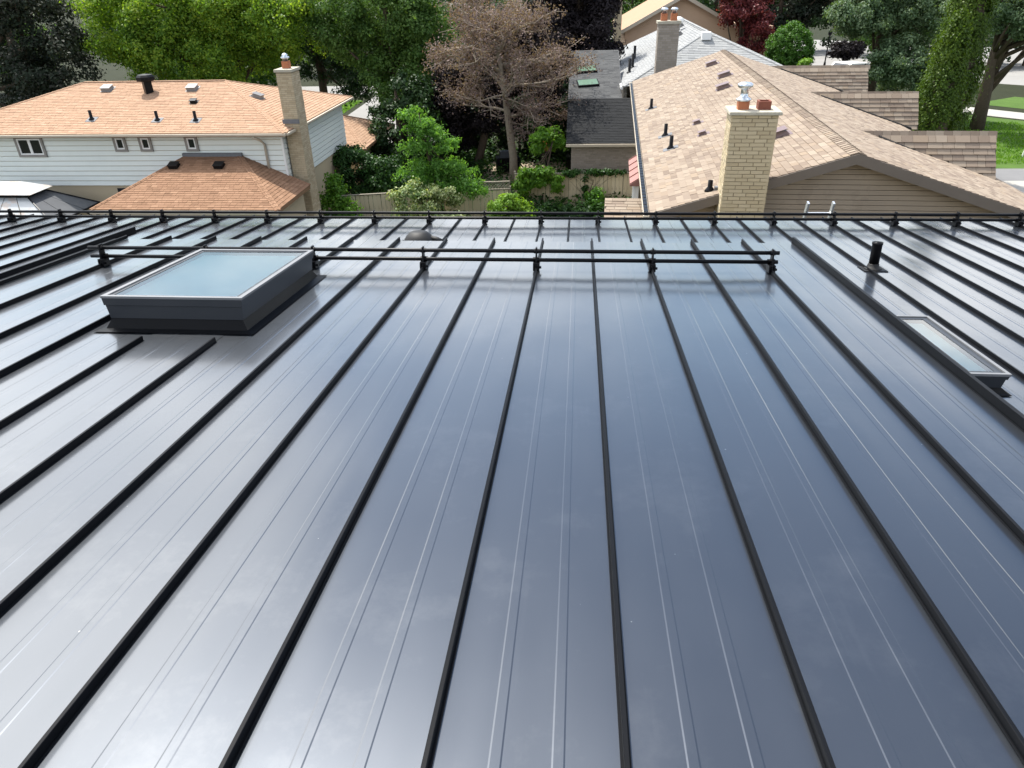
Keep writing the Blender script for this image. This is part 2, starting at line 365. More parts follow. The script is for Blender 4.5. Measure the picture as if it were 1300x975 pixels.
sheet('far_road', [(-60, 75.5), (-5, 75.5), (-5, 82), (-60, 82)], .010, M['road'])
sheet('patio', [(-6, 38), (-.8, 38), (-.8, 46), (-6, 46)], .012, M['gravel'])

# ------------------------------------------------------------------ our metal roof
SL = R(6.458)
TAN = math.tan(SL)
def roof_frame(off):
    """frame of the roof: x across, y down the slope, z normal; origin below the camera"""
    n = Vector((0, math.sin(SL), math.cos(SL))); p = Vector((0, 0, CAM_H)) - n * (1.376 + off)
    v = Vector((0, math.cos(SL), -math.sin(SL)))
    mw = Matrix((Vector((1, 0, 0)), v, n)).transposed().to_4x4(); mw.translation = p; return mw
STEP = .12
UP, LO = roof_frame(0), roof_frame(STEP)
# slope coordinate s of a point at world Y on the roof: s is measured from the foot of the camera's perpendicular
def s_of(Y, off=0): return (Y + math.sin(SL) * (1.376 + off)) / math.cos(SL)
house = empty('metal_roofed_house', (0, 0, 0), label='house with dark grey standing seam metal roof in two levels, a step between', cat='house')
def panel_mesh(w, L, name='roof_panel', ribs=(.34, .66), rw=.022, rh=.0008, drip=.0):
    xs = [(.0, 0)]
    for r in ribs:
        c = w * r
        xs += [(c - rw / 2 - .004, 0), (c - rw / 2, rh), (c + rw / 2, rh), (c + rw / 2 + .004, 0)]
    xs += [(w, 0)]
    n = max(2, int(L / .5)); mb = MB()
    for i in range(n + 1):
        mb.v += [(x, L * i / n, z) for x, z in xs]
    k = len(xs)
    for i in range(n):
        for j in range(k - 1):
            mb.f.append((i * k + j, i * k + j + 1, (i + 1) * k + j + 1, (i + 1) * k + j))
    # turned-down front hem
    b = len(mb.v); mb.v += [(0, L, -.03), (w, L, -.03)]
    mb.f.append(tuple(n * k + j for j in range(k)) + (b + 1, b))
    return mb
def seam_mesh(L, h=.029, w=.012):
    mb = MB(); mb.box((-w / 2, 0, .0), (w / 2, L, h)); mb.box((-w / 2 - .006, 0, 0), (w / 2 + .006, L, .003)); return mb
def under(name, fr, x0, x1, s0, s1, t, mat, parent):
    o = MB().box((x0, s0, -t), (x1, s1, -.004)).build(name, mat, parent); o.matrix_local = fr; return o
S_TOP = -1.2
S_EDGE = s_of(6.05); S_EAVE = s_of(7.78, STEP)
upper = under('upper_roof_deck', UP, -4.20, 1.865, S_TOP, S_EDGE - .03, STEP - .006, M['steel_shaded'], house)
lower = under('lower_roof_deck', LO, -9.2, 8.4, S_TOP, S_EAVE - .03, .14, M['steel_shaded'], house)
UX = lambda k: .134 + .43 * k
for k in range(-10, 4):
    o = panel_mesh(.43, S_EDGE - S_TOP).build('roof_panel', M['steel'], upper); o.location = (UX(k), S_TOP, random.uniform(0, .0015))
    o.rotation_euler = (random.uniform(-.0006, .0006), random.uniform(-.0035, .0035), 0)
S_SKY0, S_SKY1 = s_of(3.42), s_of(4.92)
for k in range(-10, 4):
    runs = [(S_TOP, S_SKY0), (S_SKY1, S_EDGE + .012)] if k in (-6, -5) else [(S_TOP, S_EDGE + .012)]
    for a, b in runs:
        o = bevel(seam_mesh(b - a).build('standing_seam', M['steel_shaded'], upper), .002, 1); o.location = (UX(k), a, .002)
for x, h, s1 in ((-4.31, .068, s_of(6.42)), (UX(4), .048, S_EDGE + .02)):
    o = bevel(seam_mesh(s1 - S_TOP, h, .022).build('edge_seam', M['steel_shaded'], upper), .003, 1); o.location = (x, S_TOP, -.03 if x < 0 else .002)
o = MB().box((-4.33, S_TOP, -STEP), (-4.20, S_EDGE, .0)).build('edge_flashing', M['steel'], upper)
LX = lambda j: .22 + .302 * j
for j in range(-31, 27):
    under_up = -4.3 < LX(j) + .15 < 1.85
    s0 = s_of(5.6, STEP) if under_up else S_TOP
    o = panel_mesh(.302, S_EAVE - s0, ribs=(.5,), rw=.018, rh=.0009).build('roof_panel', M['steel'], lower); o.location = (LX(j), s0, random.uniform(0, .0015))
    o.rotation_euler = (0, random.uniform(-.004, .004), 0)
for j in range(-31, 28):
    x = LX(j); s0 = S_TOP
    if -4.4 < x < 1.86: s0 = s_of(5.8, STEP)
    elif x < 2.1 and x > 1.8: s0 = s_of(5.95, STEP)
    o = bevel(seam_mesh(S_EAVE - s0 - .01, .023, .010).build('standing_seam', M['steel_shaded'], lower), .003, 1); o.location = (x, s0, .002)
g = MB(); g.box((-9.2, S_EAVE - .02, -.13), (8.4, S_EAVE + .0, -.032)); g.box((-9.2, S_EAVE, -.15), (8.4, S_EAVE + .11, -.14)); g.box((-9.2, S_EAVE + .10, -.14), (8.4, S_EAVE + .115, -.045))
g = g.build('gutter', M['black_metal'], house); g.matrix_local = LO
w_ = MB()
zt = lambda y: 9.115 - TAN * y - STEP - .16
w_.hexa([(-8.8, -9, 0), (8, -9, 0), (8, 7.3, 0), (-8.8, 7.3, 0), (-8.8, -9, zt(-1) - .5), (8, -9, zt(-1) - .5), (8, 7.3, zt(7.3)), (-8.8, 7.3, zt(7.3))])
w_.build('wall', M['beige_brick'], house)

def put(o, fr, s, x, n=0):
    """stand an empty on the roof at slope position s, across x"""
    o.matrix_world = fr @ Matrix.Translation((x, s, n)); return o
# snow guards ------------------------------------------------------
def snow_guard(label, fr, s, x0, x1, brackets, h1, h2, seamh):
    t = put(empty('snow_guard_rail', label=label, cat='snow guard', group='snow guard rails on the metal roof'), fr, s, 0)
    for (h, dy, r) in ((h1, .0, .0145), (h2, .012, .0145)):
        MB().tube([(x0, dy, h), (x1, dy, h)], r, 10).build('pipe', M['black_metal'], t, True)
    proto = None
    for x in brackets:
        if proto is None:
            b = MB(); b.hexa([(-.006, -.045, .012), (.006, -.045, .012), (.006, .05, .012), (-.006, .05, .012), (-.006, -.02, h1 + .028), (.006, -.02, h1 + .028), (.006, .022, h1 + .028), (-.006, .022, h1 + .028)])
            b.box((-.024, -.045, .006), (-.010, .04, seamh + .004)); b.box((.010, -.045, .006), (.024, .04, seamh + .004)); b.box((-.024, -.045, seamh + .004), (.024, .04, seamh + .014))
            proto = bevel(b.build('bracket', M['black_metal'], t), .003, 1)
            cms = [('bolt', MB().tube([(.024, -.02, .03), (.038, -.02, .03)], .010, 6).mesh('bolt', M['black_metal'])),
                   ('clamp', MB().tube([(-.026, .02, h2), (.026, .02, h2)], .020, 10).mesh('clamp', M['black_metal'])),
                   ('clamp', MB().tube([(-.018, 0, h1), (.018, 0, h1)], .018, 10).mesh('clamp', M['black_metal']))]
            o = proto
        else:
            o = link('bracket', proto.data, t); bevel(o, .003, 1)
        o.location = (x, 0, 0)
        for nm, cm in cms: link(nm, cm, o)
    return t
snow_guard('black two-pipe snow guard rail on the raised roof beside the large skylight', UP, s_of(5.06), -3.84, 1.47, [UX(k) for k in (-9, -7, -5, -3, -1, 1, 3)], .148, .078, .05)
snow_guard('long black two-pipe snow guard rail along the eave of the lower roof', LO, s_of(7.42, STEP), -9.1, 8.3, [LX(2 * j) for j in range(-15, 14)], .115, .06, .044)
# skylights --------------------------------------------------------
def skylight(label, fr, s0, s1, x0, x1, top, curb, flare, fw):
    cx, cs = (x0 + x1) / 2, (s0 + s1) / 2
    t = put(empty('skylight', label=label, cat='skylight', group='roof skylights'), fr, cs, cx)
    a, b = (x1 - x0) / 2, (s1 - s0) / 2
    def ring(mb, ao, bo, z0, z1, w, ao2=None, bo2=None):
        ao2 = ao2 or ao; bo2 = bo2 or bo
        P = lambda A, B, z: [(-A, -B, z), (A, -B, z), (A, B, z), (-A, B, z)]
        o0, o1, i1 = P(ao, bo, z0), P(ao2, bo2, z1), P(ao2 - w, bo2 - w, z1); i0 = P(ao2 - w, bo2 - w, z0)
        for k in range(4):
            l = (k + 1) % 4
            mb.poly([o0[k], o0[l], o1[l], o1[k]]); mb.poly([o1[k], o1[l], i1[l], i1[k]]); mb.poly([i1[k], i1[l], i0[l], i0[k]])
        return mb
    k1 = top * .38
    fl = MB(); P = lambda A, B, z: [(-A, -B, z), (A, -B, z), (A, B, z), (-A, B, z)]
    p0, p1, p2 = P(a + flare, b + flare * .9, .006), P(a + .014, b + .012, .012), P(a - .022, b - .022, k1)
    for q, r in ((p0, p1), (p1, p2)):
        for k in range(4): fl.poly([q[k], q[(k + 1) % 4], r[(k + 1) % 4], r[k]])
    fl.build('flashing', M['steel_shaded'], t)
    c = ring(MB(), a - .012, b - .012, k1 - .01, top * .72, .05, a - .004, b - .004).build('curb_cladding', M['charcoal'], t)
    f = ring(MB(), a + .002, b + .002, top * .735, top - .004, .05, a + .006, b + .006).build('sash_frame', M['charcoal'], t); bevel(f, .004)
    tr = ring(MB(), a + .009, b + .009, top - .010, top + .003, fw).build('trim', M['sky_trim'], t); bevel(tr, .002, 1)
    ai, bi = a + .009 - fw + .004, b + .009 - fw + .004
    gp = MB().poly(P(ai, bi, top - .006)).build('glass_pane', M['glass'], t)
    sp = ring(MB(), ai - .012, bi - .012, top - .032, top - .018, .010).build('spacer', M['shaft'], t)
    sh = MB(); z = .03
    ai2, bi2 = min(ai, a - .058), min(bi, b - .058)
    q0, q1 = P(ai2, bi2, top - .04), P(ai2, bi2, z)
    for k in range(4): sh.poly([q1[k], q1[(k + 1) % 4], q0[(k + 1) % 4], q0[k]])
    sh.build('shaft', M['shaft'], t)
    MB().poly(P(ai - .013, bi - .013, top - .030)).build('sky_tint_sheet', M['sky_tint_sheet'], t)  # sheet added under the glass, carrying the painted sky reflection
    return t
skylight('large skylight with charcoal frame on the raised roof beside the snow guard', UP, s_of(3.60), s_of(4.78), -2.755, -1.915, .205, .2, .07, .028)
skylight('small narrow skylight tucked against the right edge of the raised roof', LO, s_of(3.21, STEP), s_of(4.10, STEP), 1.915, 2.125, .11, .2, .03, .018)
# vent pipe
t = put(empty('vent_pipe', label='black vent pipe with rubber boot standing on the lower metal roof', cat='vent pipe'), LO, s_of(5.64, STEP), 2.385)
MB().lathe((0, 0, 0), [(.038, .02), (.038, .20), (.041, .205), (.041, .222), (.030, .222), (.030, .17)], 16).build('pipe', M['black_metal'], t, True)
MB().lathe((0, 0, 0), [(.07, .006), (.066, .014), (.048, .024), (.042, .045), (.039, .05)], 18).build('boot', M['rubber'], t, True)
MB().box((-.09, -.085, .003), (.09, .085, .0075)).build('flashing_plate', M['rubber'], t)
# rubber collar behind the step
t = put(empty('pipe_collar', label='black domed rubber pipe collar just behind the step of the roof', cat='pipe collar'), LO, s_of(6.42, STEP), -1.49)
MB().lathe((0, 0, 0), [(.155, .004), (.15, .02), (.142, .05), (.12, .085), (.085, .115), (.06, .125)], 20).build('dome', M['rubber'], t, True)
MB().tube([(.10, 0, .06), (.17, -.01, .05), (.215, -.02, .028)], [.03, .026, .03], 10).build('spout', M['rubber'], t, True)
MB().box((-.2, -.16, .003), (.24, .16, .007)).build('base_flange', M['rubber'], t)
# ladder leaning on our eave
t = empty('extension_ladder', (0, 0, 0), label='aluminium ladder leaning on the eave, only its top showing', cat='ladder')
base, top_ = Vector((2.66, 9.9, 0)), Vector((2.66, 7.98, 8.235))
d = (top_ - base)
for sx in (-.135, .135):
    b_ = base + Vector((sx * 1.0, 0, 0)); e_ = top_ + Vector((sx, 0, 0)); q = Vector((.011, 0, 0)); w = Vector((0, .028, .006))
    MB().hexa([b_ - q - w, b_ + q - w, b_ + q + w, b_ - q + w, e_ - q - w, e_ + q - w, e_ + q + w, e_ - q + w]).build('rail', M['aluminium'], t)
for i in range(28):
    c = base + d * ((i + .85) / 28.3); MB().tube([c - Vector((.125, 0, 0)), c + Vector((.125, 0, 0))], .015, 8).build('rung', M['aluminium'], t)

# ------------------------------------------------------------------ right house, tan shingles
def box_vent(name, parent, mat, fr, w=.38, d=.40, h=.13):
    """low slant-back roof vent; fr = matrix on the roof plane (y up the slope)"""
    mb = MB()
    mb.box((-w * .5 - .05, -d * .5 - .05, .014), (w * .5 + .05, d * .5 + .06, .02))
    mb.hexa([(-w / 2, -d / 2, .02), (w / 2, -d / 2, .02), (w / 2, d / 2, .02), (-w / 2, d / 2, .02), (-w / 2, -d / 2 + .02, h), (w / 2, -d / 2 + .02, h), (w / 2 - .03, d / 2 - .05, h * .75), (-w / 2 + .03, d / 2 - .05, h * .75)])
    mb.box((-w / 2 - .02, -d / 2 - .02, h), (w / 2 + .02, d / 2 - .03, h + .018))
    o = bevel(mb.build(name, mat, parent), .008); o.matrix_local = fr; return o
def stack_pipe(parent, fr_pos, h=.34, r=.045, mat='black_metal'):
    mb = MB(); mb.lathe((0, 0, 0), [(r * 2.2, .0), (r * 1.9, .03), (r * 1.15, .08), (r, .09), (r, h), (r * .7, h), (r * .7, h - .05)], 12)
    o = mb.build('vent_pipe', M[mat], parent, True); o.location = fr_pos
    return o
RH = empty('tan_shingled_house', (5.35, 14.5, 0), R(-2.4), 'house with tan shingled gable roof, yellow brick chimney and three shingled dormers', 'house')
RZ, LE, RE, LZ, REZ, LEN = 7.33, -3.85, 4.85, 6.09, 5.76, 20.2
def rz_left(a): return RZ + (RZ - LZ) * a / (-LE)
def rz_right(a): return RZ - (RZ - REZ) * a / RE
rb = MB()
rb.slab([(LE, 0, LZ - .03), (0, 0, RZ - .03), (0, LEN, RZ - .03), (LE, LEN, LZ - .03)][::-1], -.12) if False else None
def slab_down(mb, quad, t):
    q = [Vector(p) for p in quad]; z = Vector((0, 0, t)); return mb.hexa([p - z for p in q] + q)
slab_down(rb, [(LE, 0, LZ - .004), (0, 0, RZ - .004), (0, LEN, RZ - .004), (LE, LEN, LZ - .004)], .10)
slab_down(rb, [(0, 0, RZ - .004), (RE, 0, REZ - .004), (RE, LEN, REZ - .004), (0, LEN, RZ - .004)], .10)
rroof = rb.build('roof', M['tan_under'], RH)
EXPO, TABL, TABT = .145, .175, .013
lsl = math.hypot(LE, RZ - LZ); rsl = math.hypot(RE, RZ - REZ)
# left slope: U runs along the eave towards -b so that N points up
tl = tabs((LE, LEN, LZ), (0, -1, 0), (-LE, 0, RZ - LZ), lsl, lambda v: (0, LEN), EXPO, 3, 1.0)
tr_ = tabs((RE, 0, REZ), (0, 1, 0), (-RE, 0, RZ - REZ), rsl, lambda v: (0, LEN), EXPO, 4, 1.0)
allt = [(p, w, w0, r, 0) for p, w, w0, r in tl[0]] + [(p, w, w0, r, 1) for p, w, w0, r in tr_[0]]
camloc = Vector((-5.35, -14.5, 10.5))
allt.sort(key=lambda q: (q[0] - camloc).length + (1.5 if q[4] else 0))
near, rest = allt[:290], allt[290:]
for i, (tt, U, V, N) in enumerate((tl, tr_)):
    tab_objects([q[:4] for q in near if q[4] == i], U, V, N, TABL, TABT, M['tan_shingle'], rroof)
mb = MB()
for i, (tt, U, V, N) in enumerate((tl, tr_)):
    field(mb, [q[:4] for q in rest if q[4] == i], U, V, N, TABL, TABT)
mb.build('shingle_field', M['tan_shingle'], rroof, kind='stuff')
mb = MB(); b = 0.; rd = random.Random(5)
while b < LEN:
    dz = .012 + rd.random() * .006
    for sgn, zz in ((-1, rz_left(-.15)), (1, rz_right(.15))):
        mb.hexa([(0, b, RZ + .012), (sgn * .15, b, zz + .014), (sgn * .15, b + .2, zz + .008), (0, b + .2, RZ + .008), (0, b, RZ + .014 + dz), (sgn * .15, b, zz + .014 + dz), (sgn * .15, b + .2, zz + .012), (0, b + .2, RZ + .014)], False)
    b += .145
mb.build('ridge_cap', M['tan_shingle'], rroof, kind='stuff')
# gable wall with boards
GB = .34
gw = MB(); gw.hexa([(LE + .35, GB + .05, 0), (RE - .35, GB + .05, 0), (RE - .35, LEN - .35, 0), (LE + .35, LEN - .35, 0), (LE + .35, GB + .05, 5.6), (RE - .35, GB + .05, 5.4), (RE - .35, LEN - .35, 5.4), (LE + .35, LEN - .35, 5.6)])
gw.poly([(LE + .35, GB + .05, 5.6), (RE - .35, GB + .05, 5.4), (RE - .35, GB + .05, rz_right(RE - .35) - .12), (0, GB + .05, RZ - .12), (LE + .35, GB + .05, rz_left(LE + .35) - .12)])
gw.poly([(LE + .35, GB + .05, 5.6), (LE + .35, LEN - .35, 5.6), (LE + .35, LEN - .35, rz_left(LE + .35) - .11), (LE + .35, GB + .05, rz_left(LE + .35) - .11)])
gw.poly([(RE - .35, GB + .05, 5.4), (RE - .35, LEN - .35, 5.4), (RE - .35, LEN - .35, rz_right(RE - .35) - .11), (RE - .35, GB + .05, rz_right(RE - .35) - .11)])
wall = gw.build('wall', M['taupe_siding'], RH)
z = 4.0; bh = .102
while z < RZ - .2:
    za = z + bh
    a0 = max(LE + .36, LE * (RZ - .13 - za) / (RZ - LZ)) if za > rz_left(LE + .36) - .13 else LE + .36
    a1 = min(RE - .36, RE * (RZ - .13 - za) / (RZ - REZ)) if za > rz_right(RE - .36) - .13 else RE - .36
    if a1 - a0 > .2:
        y = GB
        MB().hexa([(a0, y - .002, z), (a1, y - .002, z), (a1, y + .045, z), (a0, y + .045, z), (a0, y + .010, za - .013), (a1, y + .010, za - .013), (a1, y + .045, za - .013), (a0, y + .045, za - .013)]).build('siding_board', M['taupe_siding'], wall)
    z += bh
# rake and soffit trim
for sgn, E_, EZ in ((-1, LE, LZ), (1, RE, REZ)):
    o = MB(); p = [(0, RZ), (E_, EZ)] if sgn > 0 else [(E_, EZ), (0, RZ)]
    (a0, z0), (a1, z1) = p
    o.hexa([(a0, -.025, z0 - .20), (a1, -.025, z1 - .20), (a1, .0, z1 - .20), (a0, .0, z0 - .20), (a0, -.025, z0 - .004), (a1, -.025, z1 - .004), (a1, .0, z1 - .004), (a0, .0, z0 - .004)])
    o.build('rake_board', M['brown_trim'], RH)
    MB().hexa([(a0, .0, z0 - .19), (a1, .0, z1 - .19), (a1, GB + .04, z1 - .19), (a0, GB + .04, z0 - .19), (a0, .0, z0 - .15), (a1, .0, z1 - .15), (a1, GB + .04, z1 - .15), (a0, GB + .04, z0 - .15)]).build('soffit', M['brown_trim'], RH)
# left gutter with dark guard squares
gt = MB(); gt.box((LE - .13, 0, LZ - .13), (LE - .01, LEN, LZ - .045)); gt = gt.build('gutter', M['cream_trim'], RH)
mb = MB(); b = .03
while b < LEN - .2:
    mb.box((LE - .115, b, LZ - .045), (LE - .02, b + .23, LZ - .035)); b += .27
mb.build('gutter_guard', M['black_metal'], gt, kind='stuff')
MB().box((RE + .002, 0, REZ - .13), (RE + .12, LEN, REZ - .03)).build('gutter', M['brown_trim'], RH)
# roof vents and pipes (left slope)
Ul, Vl, Nl = tl[1:]
rotl = Matrix((Ul, Vl, Nl)).transposed().to_4x4()
RHM = RH.matrix_basis.inverted()
def on_left(x, y):
    q = Matrix.Rotation(R(-2.4), 4, 'Z').inverted() @ (Vector((x, y, 0)) - Vector((5.35, 14.5, 0)))
    return Vector((q.x, q.y, rz_left(q.x)))
for x, y in ((5.25, 31.6), (5.15, 28.0), (4.75, 25.8), (4.62, 17.6)):
    box_vent('roof_vent', rroof, M['vent_brown'], Matrix.Translation(on_left(x, y)) @ rotl, .36, .44, .14)
for x, y in ((3.39, 21.76), (3.32, 20.17)):
    box_vent('exhaust_vent', rroof, M['vent_brown'], Matrix.Translation(on_left(x, y)) @ rotl, .17, .22, .09)
for x, y in ((2.48, 26.5), (2.47, 21.5), (2.44, 19.75)):
    p = on_left(x, y); stack_pipe(rroof, p, .34, .05)
    o = MB().box((-.16, -.2, .016), (.16, .2, .021)).build('flashing_plate', M['lead'], rroof); o.matrix_local = Matrix.Translation(p) @ rotl
p = on_left(2.72, 15.0); stack_pipe(rroof, p, .22, .05)
# dormers on the right slope
def dormer(b0, zr, a0, a1, bz):
    """steep shingled dormer: ridge from a0 to a1 at b0, height zr; face slopes towards -b down to bz"""
    st = math.tan(R(57)); dp = (zr - bz) / st
    dm = MB()
    # solid body behind the face
    dm.hexa([(a0, b0 - dp, bz), (a1, b0 - dp, bz), (a1, b0 + dp, bz), (a0, b0 + dp, bz), (a0, b0 - .001, zr - .004), (a1, b0 - .001, zr - .004), (a1, b0 + .001, zr - .004), (a0, b0 + .001, zr - .004)])
    D = dm.build('dormer', M['tan_under'], RH)
    hyp = math.hypot(zr - bz, dp)
    def rg(v):
        zz = bz + (zr - bz) * v / hyp                      # left end where the face meets the main roof
        am = RE * (RZ - zz) / (RZ - REZ)
        return (max(a0, am - .05) - a0, a1 - a0)
    tb, U, V, N = tabs((a0, b0 - dp - .004, bz), (1, 0, 0), (0, dp, zr - bz), hyp - .10, rg, .152, int(b0 * 7), 1.05)
    tab_objects(tb, U, V, N, .18, .028, M['tan_shingle'], D)
    # cap
    a = a0 + .02; 
    while a < a1 - .1:
        mb = MB()
        for s in (-1, 1):
            mb.hexa([(a, b0, zr + .008), (a, b0 + s * .07, zr - .145), (a + .2, b0 + s * .07, zr - .145), (a + .2, b0, zr + .008), (a, b0, zr + .026), (a, b0 + s * .088, zr - .135), (a + .2, b0 + s * .085, zr - .137), (a + .2, b0, zr + .022)])
        mb.build('cap_shingle', M['tan_shingle'], D); a += .205
    # valley flashing
    p = []
    for zz in (zr - .12, bz + .02):
        am = RE * (RZ - zz) / (RZ - REZ); bb = b0 - (zr - zz) / st
        p.append(Vector((min(am, a1), bb, zz)))
    u = (p[1] - p[0]); w = Vector((0, -.09, 0)); up = Vector((0, 0, .035))
    MB().hexa([p[0], p[1], p[1] + w, p[0] + w, p[0] + up * 1.6 , p[1] + up * 1.6, p[1] + w + up, p[0] + w + up]).build('valley_flashing', M['rubber'], D)
dormer(4.75, 6.84, 1.35, 4.62, 5.72)
dormer(12.3, 6.70, 1.75, 5.45, 5.62)
dormer(20.6, 6.62, 2.0, 6.25, 5.62)
for a_, b_ in ((5.2, 12.3), (6.0, 20.6)): MB().box((RE - .4, b_ - .42, 0), (a_, b_ + .42, 5.64)).build('wing_wall', M['taupe_siding'], RH)
# chimney
CX0, CX1, CY0, CY1, CZ = -2.50, -1.66, -.34, .30, 8.09
ch = MB().box((CX0 + .012, CY0 + .012, 0), (CX1 - .012, CY1 - .012, CZ)).build('chimney', M['mortar'], RH)
_bm = {}
def brick_obj(parent, loc, size, mat):
    k = tuple(round(s / .02) for s in size)
    if k not in _bm:
        s = [q * .02 for q in k]; s[1] = size[1]; s[2] = size[2]
        _bm[k] = MB().box((0, 0, 0), tuple(s)).mesh('brick', mat)
    o = link('brick', _bm[k], parent); o.location = loc
rd = random.Random(9); cnt = 0; bf = MB()
for (p, q, z0, z1, r) in brick_boxes(CX0, CX1, 5.55, CZ, .235, .063, .010, 21):
    brick_obj(ch, (p, CY0 - .004 + rd.uniform(-.004, .003), z0), (q - p, .05, z1 - z0), M['yellow_brick']); cnt += 1
_bm.clear()
for (p, q, z0, z1, r) in brick_boxes(CY0 + .012, CY1, 5.55, CZ, .215, .063, .010, 22):
    if cnt < 298:
        o = link('brick', None or _bm.setdefault(round((q - p) / .02), MB().box((0, 0, 0), (.05, round((q - p) / .02) * .02, z1 - z0)).mesh('brick', M['yellow_brick'])), ch)
        o.location = (CX0 - .004 + rd.uniform(-.004, .003), p, z0); cnt += 1
    else: bf.box((CX0 - .004, p, z0), (CX0 + .04, q, z1))
for (p, q, z0, z1, r) in brick_boxes(CY0, CY1, 4.0, CZ, .215, .063, .010, 23):
    bf.box((CX1 - .04, p, z0), (CX1 + .003 * r + .002, q, z1))
for (p, q, z0, z1, r) in brick_boxes(CX0, CX1, 4.0, 5.53, .215, .063, .010, 24):
    bf.box((p, CY0 - .004, z0), (q, CY0 + .04, z1))
bf.build('brick_field', M['yellow_brick'], ch, kind='stuff')
cp = MB(); cp.hexa([(CX0 - .06, CY0 - .06, CZ), (CX1 + .06, CY0 - .06, CZ), (CX1 + .06, CY1 + .06, CZ), (CX0 - .06, CY1 + .06, CZ), (CX0 - .05, CY0 - .05, CZ + .062), (CX1 + .05, CY0 - .05, CZ + .062), (CX1 + .05, CY1 + .05, CZ + .062), (CX0 - .05, CY1 + .05, CZ + .062)])
bevel(cp.build('chimney_cap', M['concrete'], ch), .012)
def flue(parent, x, y, z, w, h, mat, t=.03):
    mb = MB()
    for a, b in (((-w, -w), (w, -w + t)), ((-w, w - t), (w, w)), ((-w, -w + t), (-w + t, w - t)), ((w - t, -w + t), (w, w - t))):
        mb.box((x + a[0], y + a[1], z), (x + b[0], y + b[1], z + h))
    mb.box((x - w + t, y - w + t, z), (x + w - t, y + w - t, z + h * .5))
    return mb.build('flue_pot', mat, parent)
flue(ch, CX0 + .22, -.05, CZ + .062, .10, .15, M['clay'])
f2 = flue(ch, CX0 + .60, -.05, CZ + .062, .115, .15, M['dark_clay'])
MB().lathe((CX0 + .22, -.05, CZ + .212), [(.135, 0), (.14, .03), (.085, .06), (.07, .07), (.07, .20), (.11, .215), (.115, .225), (.135, .24), (.14, .29), (.10, .315), (.02, .325)], 18).build('flue_cap', M['galv'], ch, True)
MB().box((CX0 - .06, CY1 - .02, rz_left(CX0) - .12), (CX0 + .0, CY1 + .1, rz_left(CX0) + .06)).build('chimney_flashing', M['lead'], ch)
# sun room on the left side with copper-red roof
bay = MB().box((LE - .15, 5.0, 0), (LE + .36, 6.6, 4.5)).build('bay_window', M['white'], RH)
for q in ((5.0, 5.12), (5.74, 5.86), (6.48, 6.6)):
    MB().box((LE - .17, q[0], 4.5), (LE - .05, q[1], 5.38)).build('window_post', M['white'], bay)
MB().box((LE - .13, 5.12, 4.5), (LE - .11, 6.48, 5.38)).build('pane', M['pane'], bay)
MB().box((LE - .05, 5.02, 4.5), (LE + .34, 5.04, 5.38)).build('pane', M['pane'], bay)
MB().box((LE - .19, 4.98, 4.46), (LE + .34, 5.0, 4.52)).build('window_sill', M['white'], bay)
br = MB(); br.hexa([(LE - .30, 4.9, 5.38), (LE + .36, 4.9, 5.38), (LE + .36, 7.8, 5.38), (LE - .30, 7.8, 5.38), (LE - .30, 4.9, 5.42), (LE + .36, 4.9, 5.85), (LE + .36, 7.8, 5.85), (LE - .30, 7.8, 5.42)])
br.build('awning_roof', M['redroof'], bay)
for k in range(5): MB().hexa([(LE - .30, 4.92 + k * .7, 5.42), (LE - .30, 4.95 + k * .7, 5.42), (LE + .36, 4.95 + k * .7, 5.85), (LE + .36, 4.92 + k * .7, 5.85), (LE - .30, 4.92 + k * .7, 5.45), (LE - .30, 4.95 + k * .7, 5.45), (LE + .36, 4.95 + k * .7, 5.88), (LE + .36, 4.92 + k * .7, 5.88)]).build('awning_seam', M['redroof'], bay)
pr = MB(); slab_down(pr, [(LE - .95, 2.2, 5.24), (LE + .36, 2.2, 5.24), (LE + .36, 3.3, 5.46), (LE - .95, 3.3, 5.46)], .1)
pr = pr.build('porch_roof', M['tan_under'], RH)
tb, U, V, N = tabs((LE - .95, 2.18, 5.246), (1, 0, 0), (0, 1.1, .22), 1.12, lambda v: (0, 1.3), .145, 61)
tab_objects(tb, U, V, N, .175, .013, M['tan_shingle'], pr)
for x in (LE - .9, ): MB().box((x, 2.4, 0), (x + .1, 2.5, 5.15)).build('porch_post', M['white'], RH)

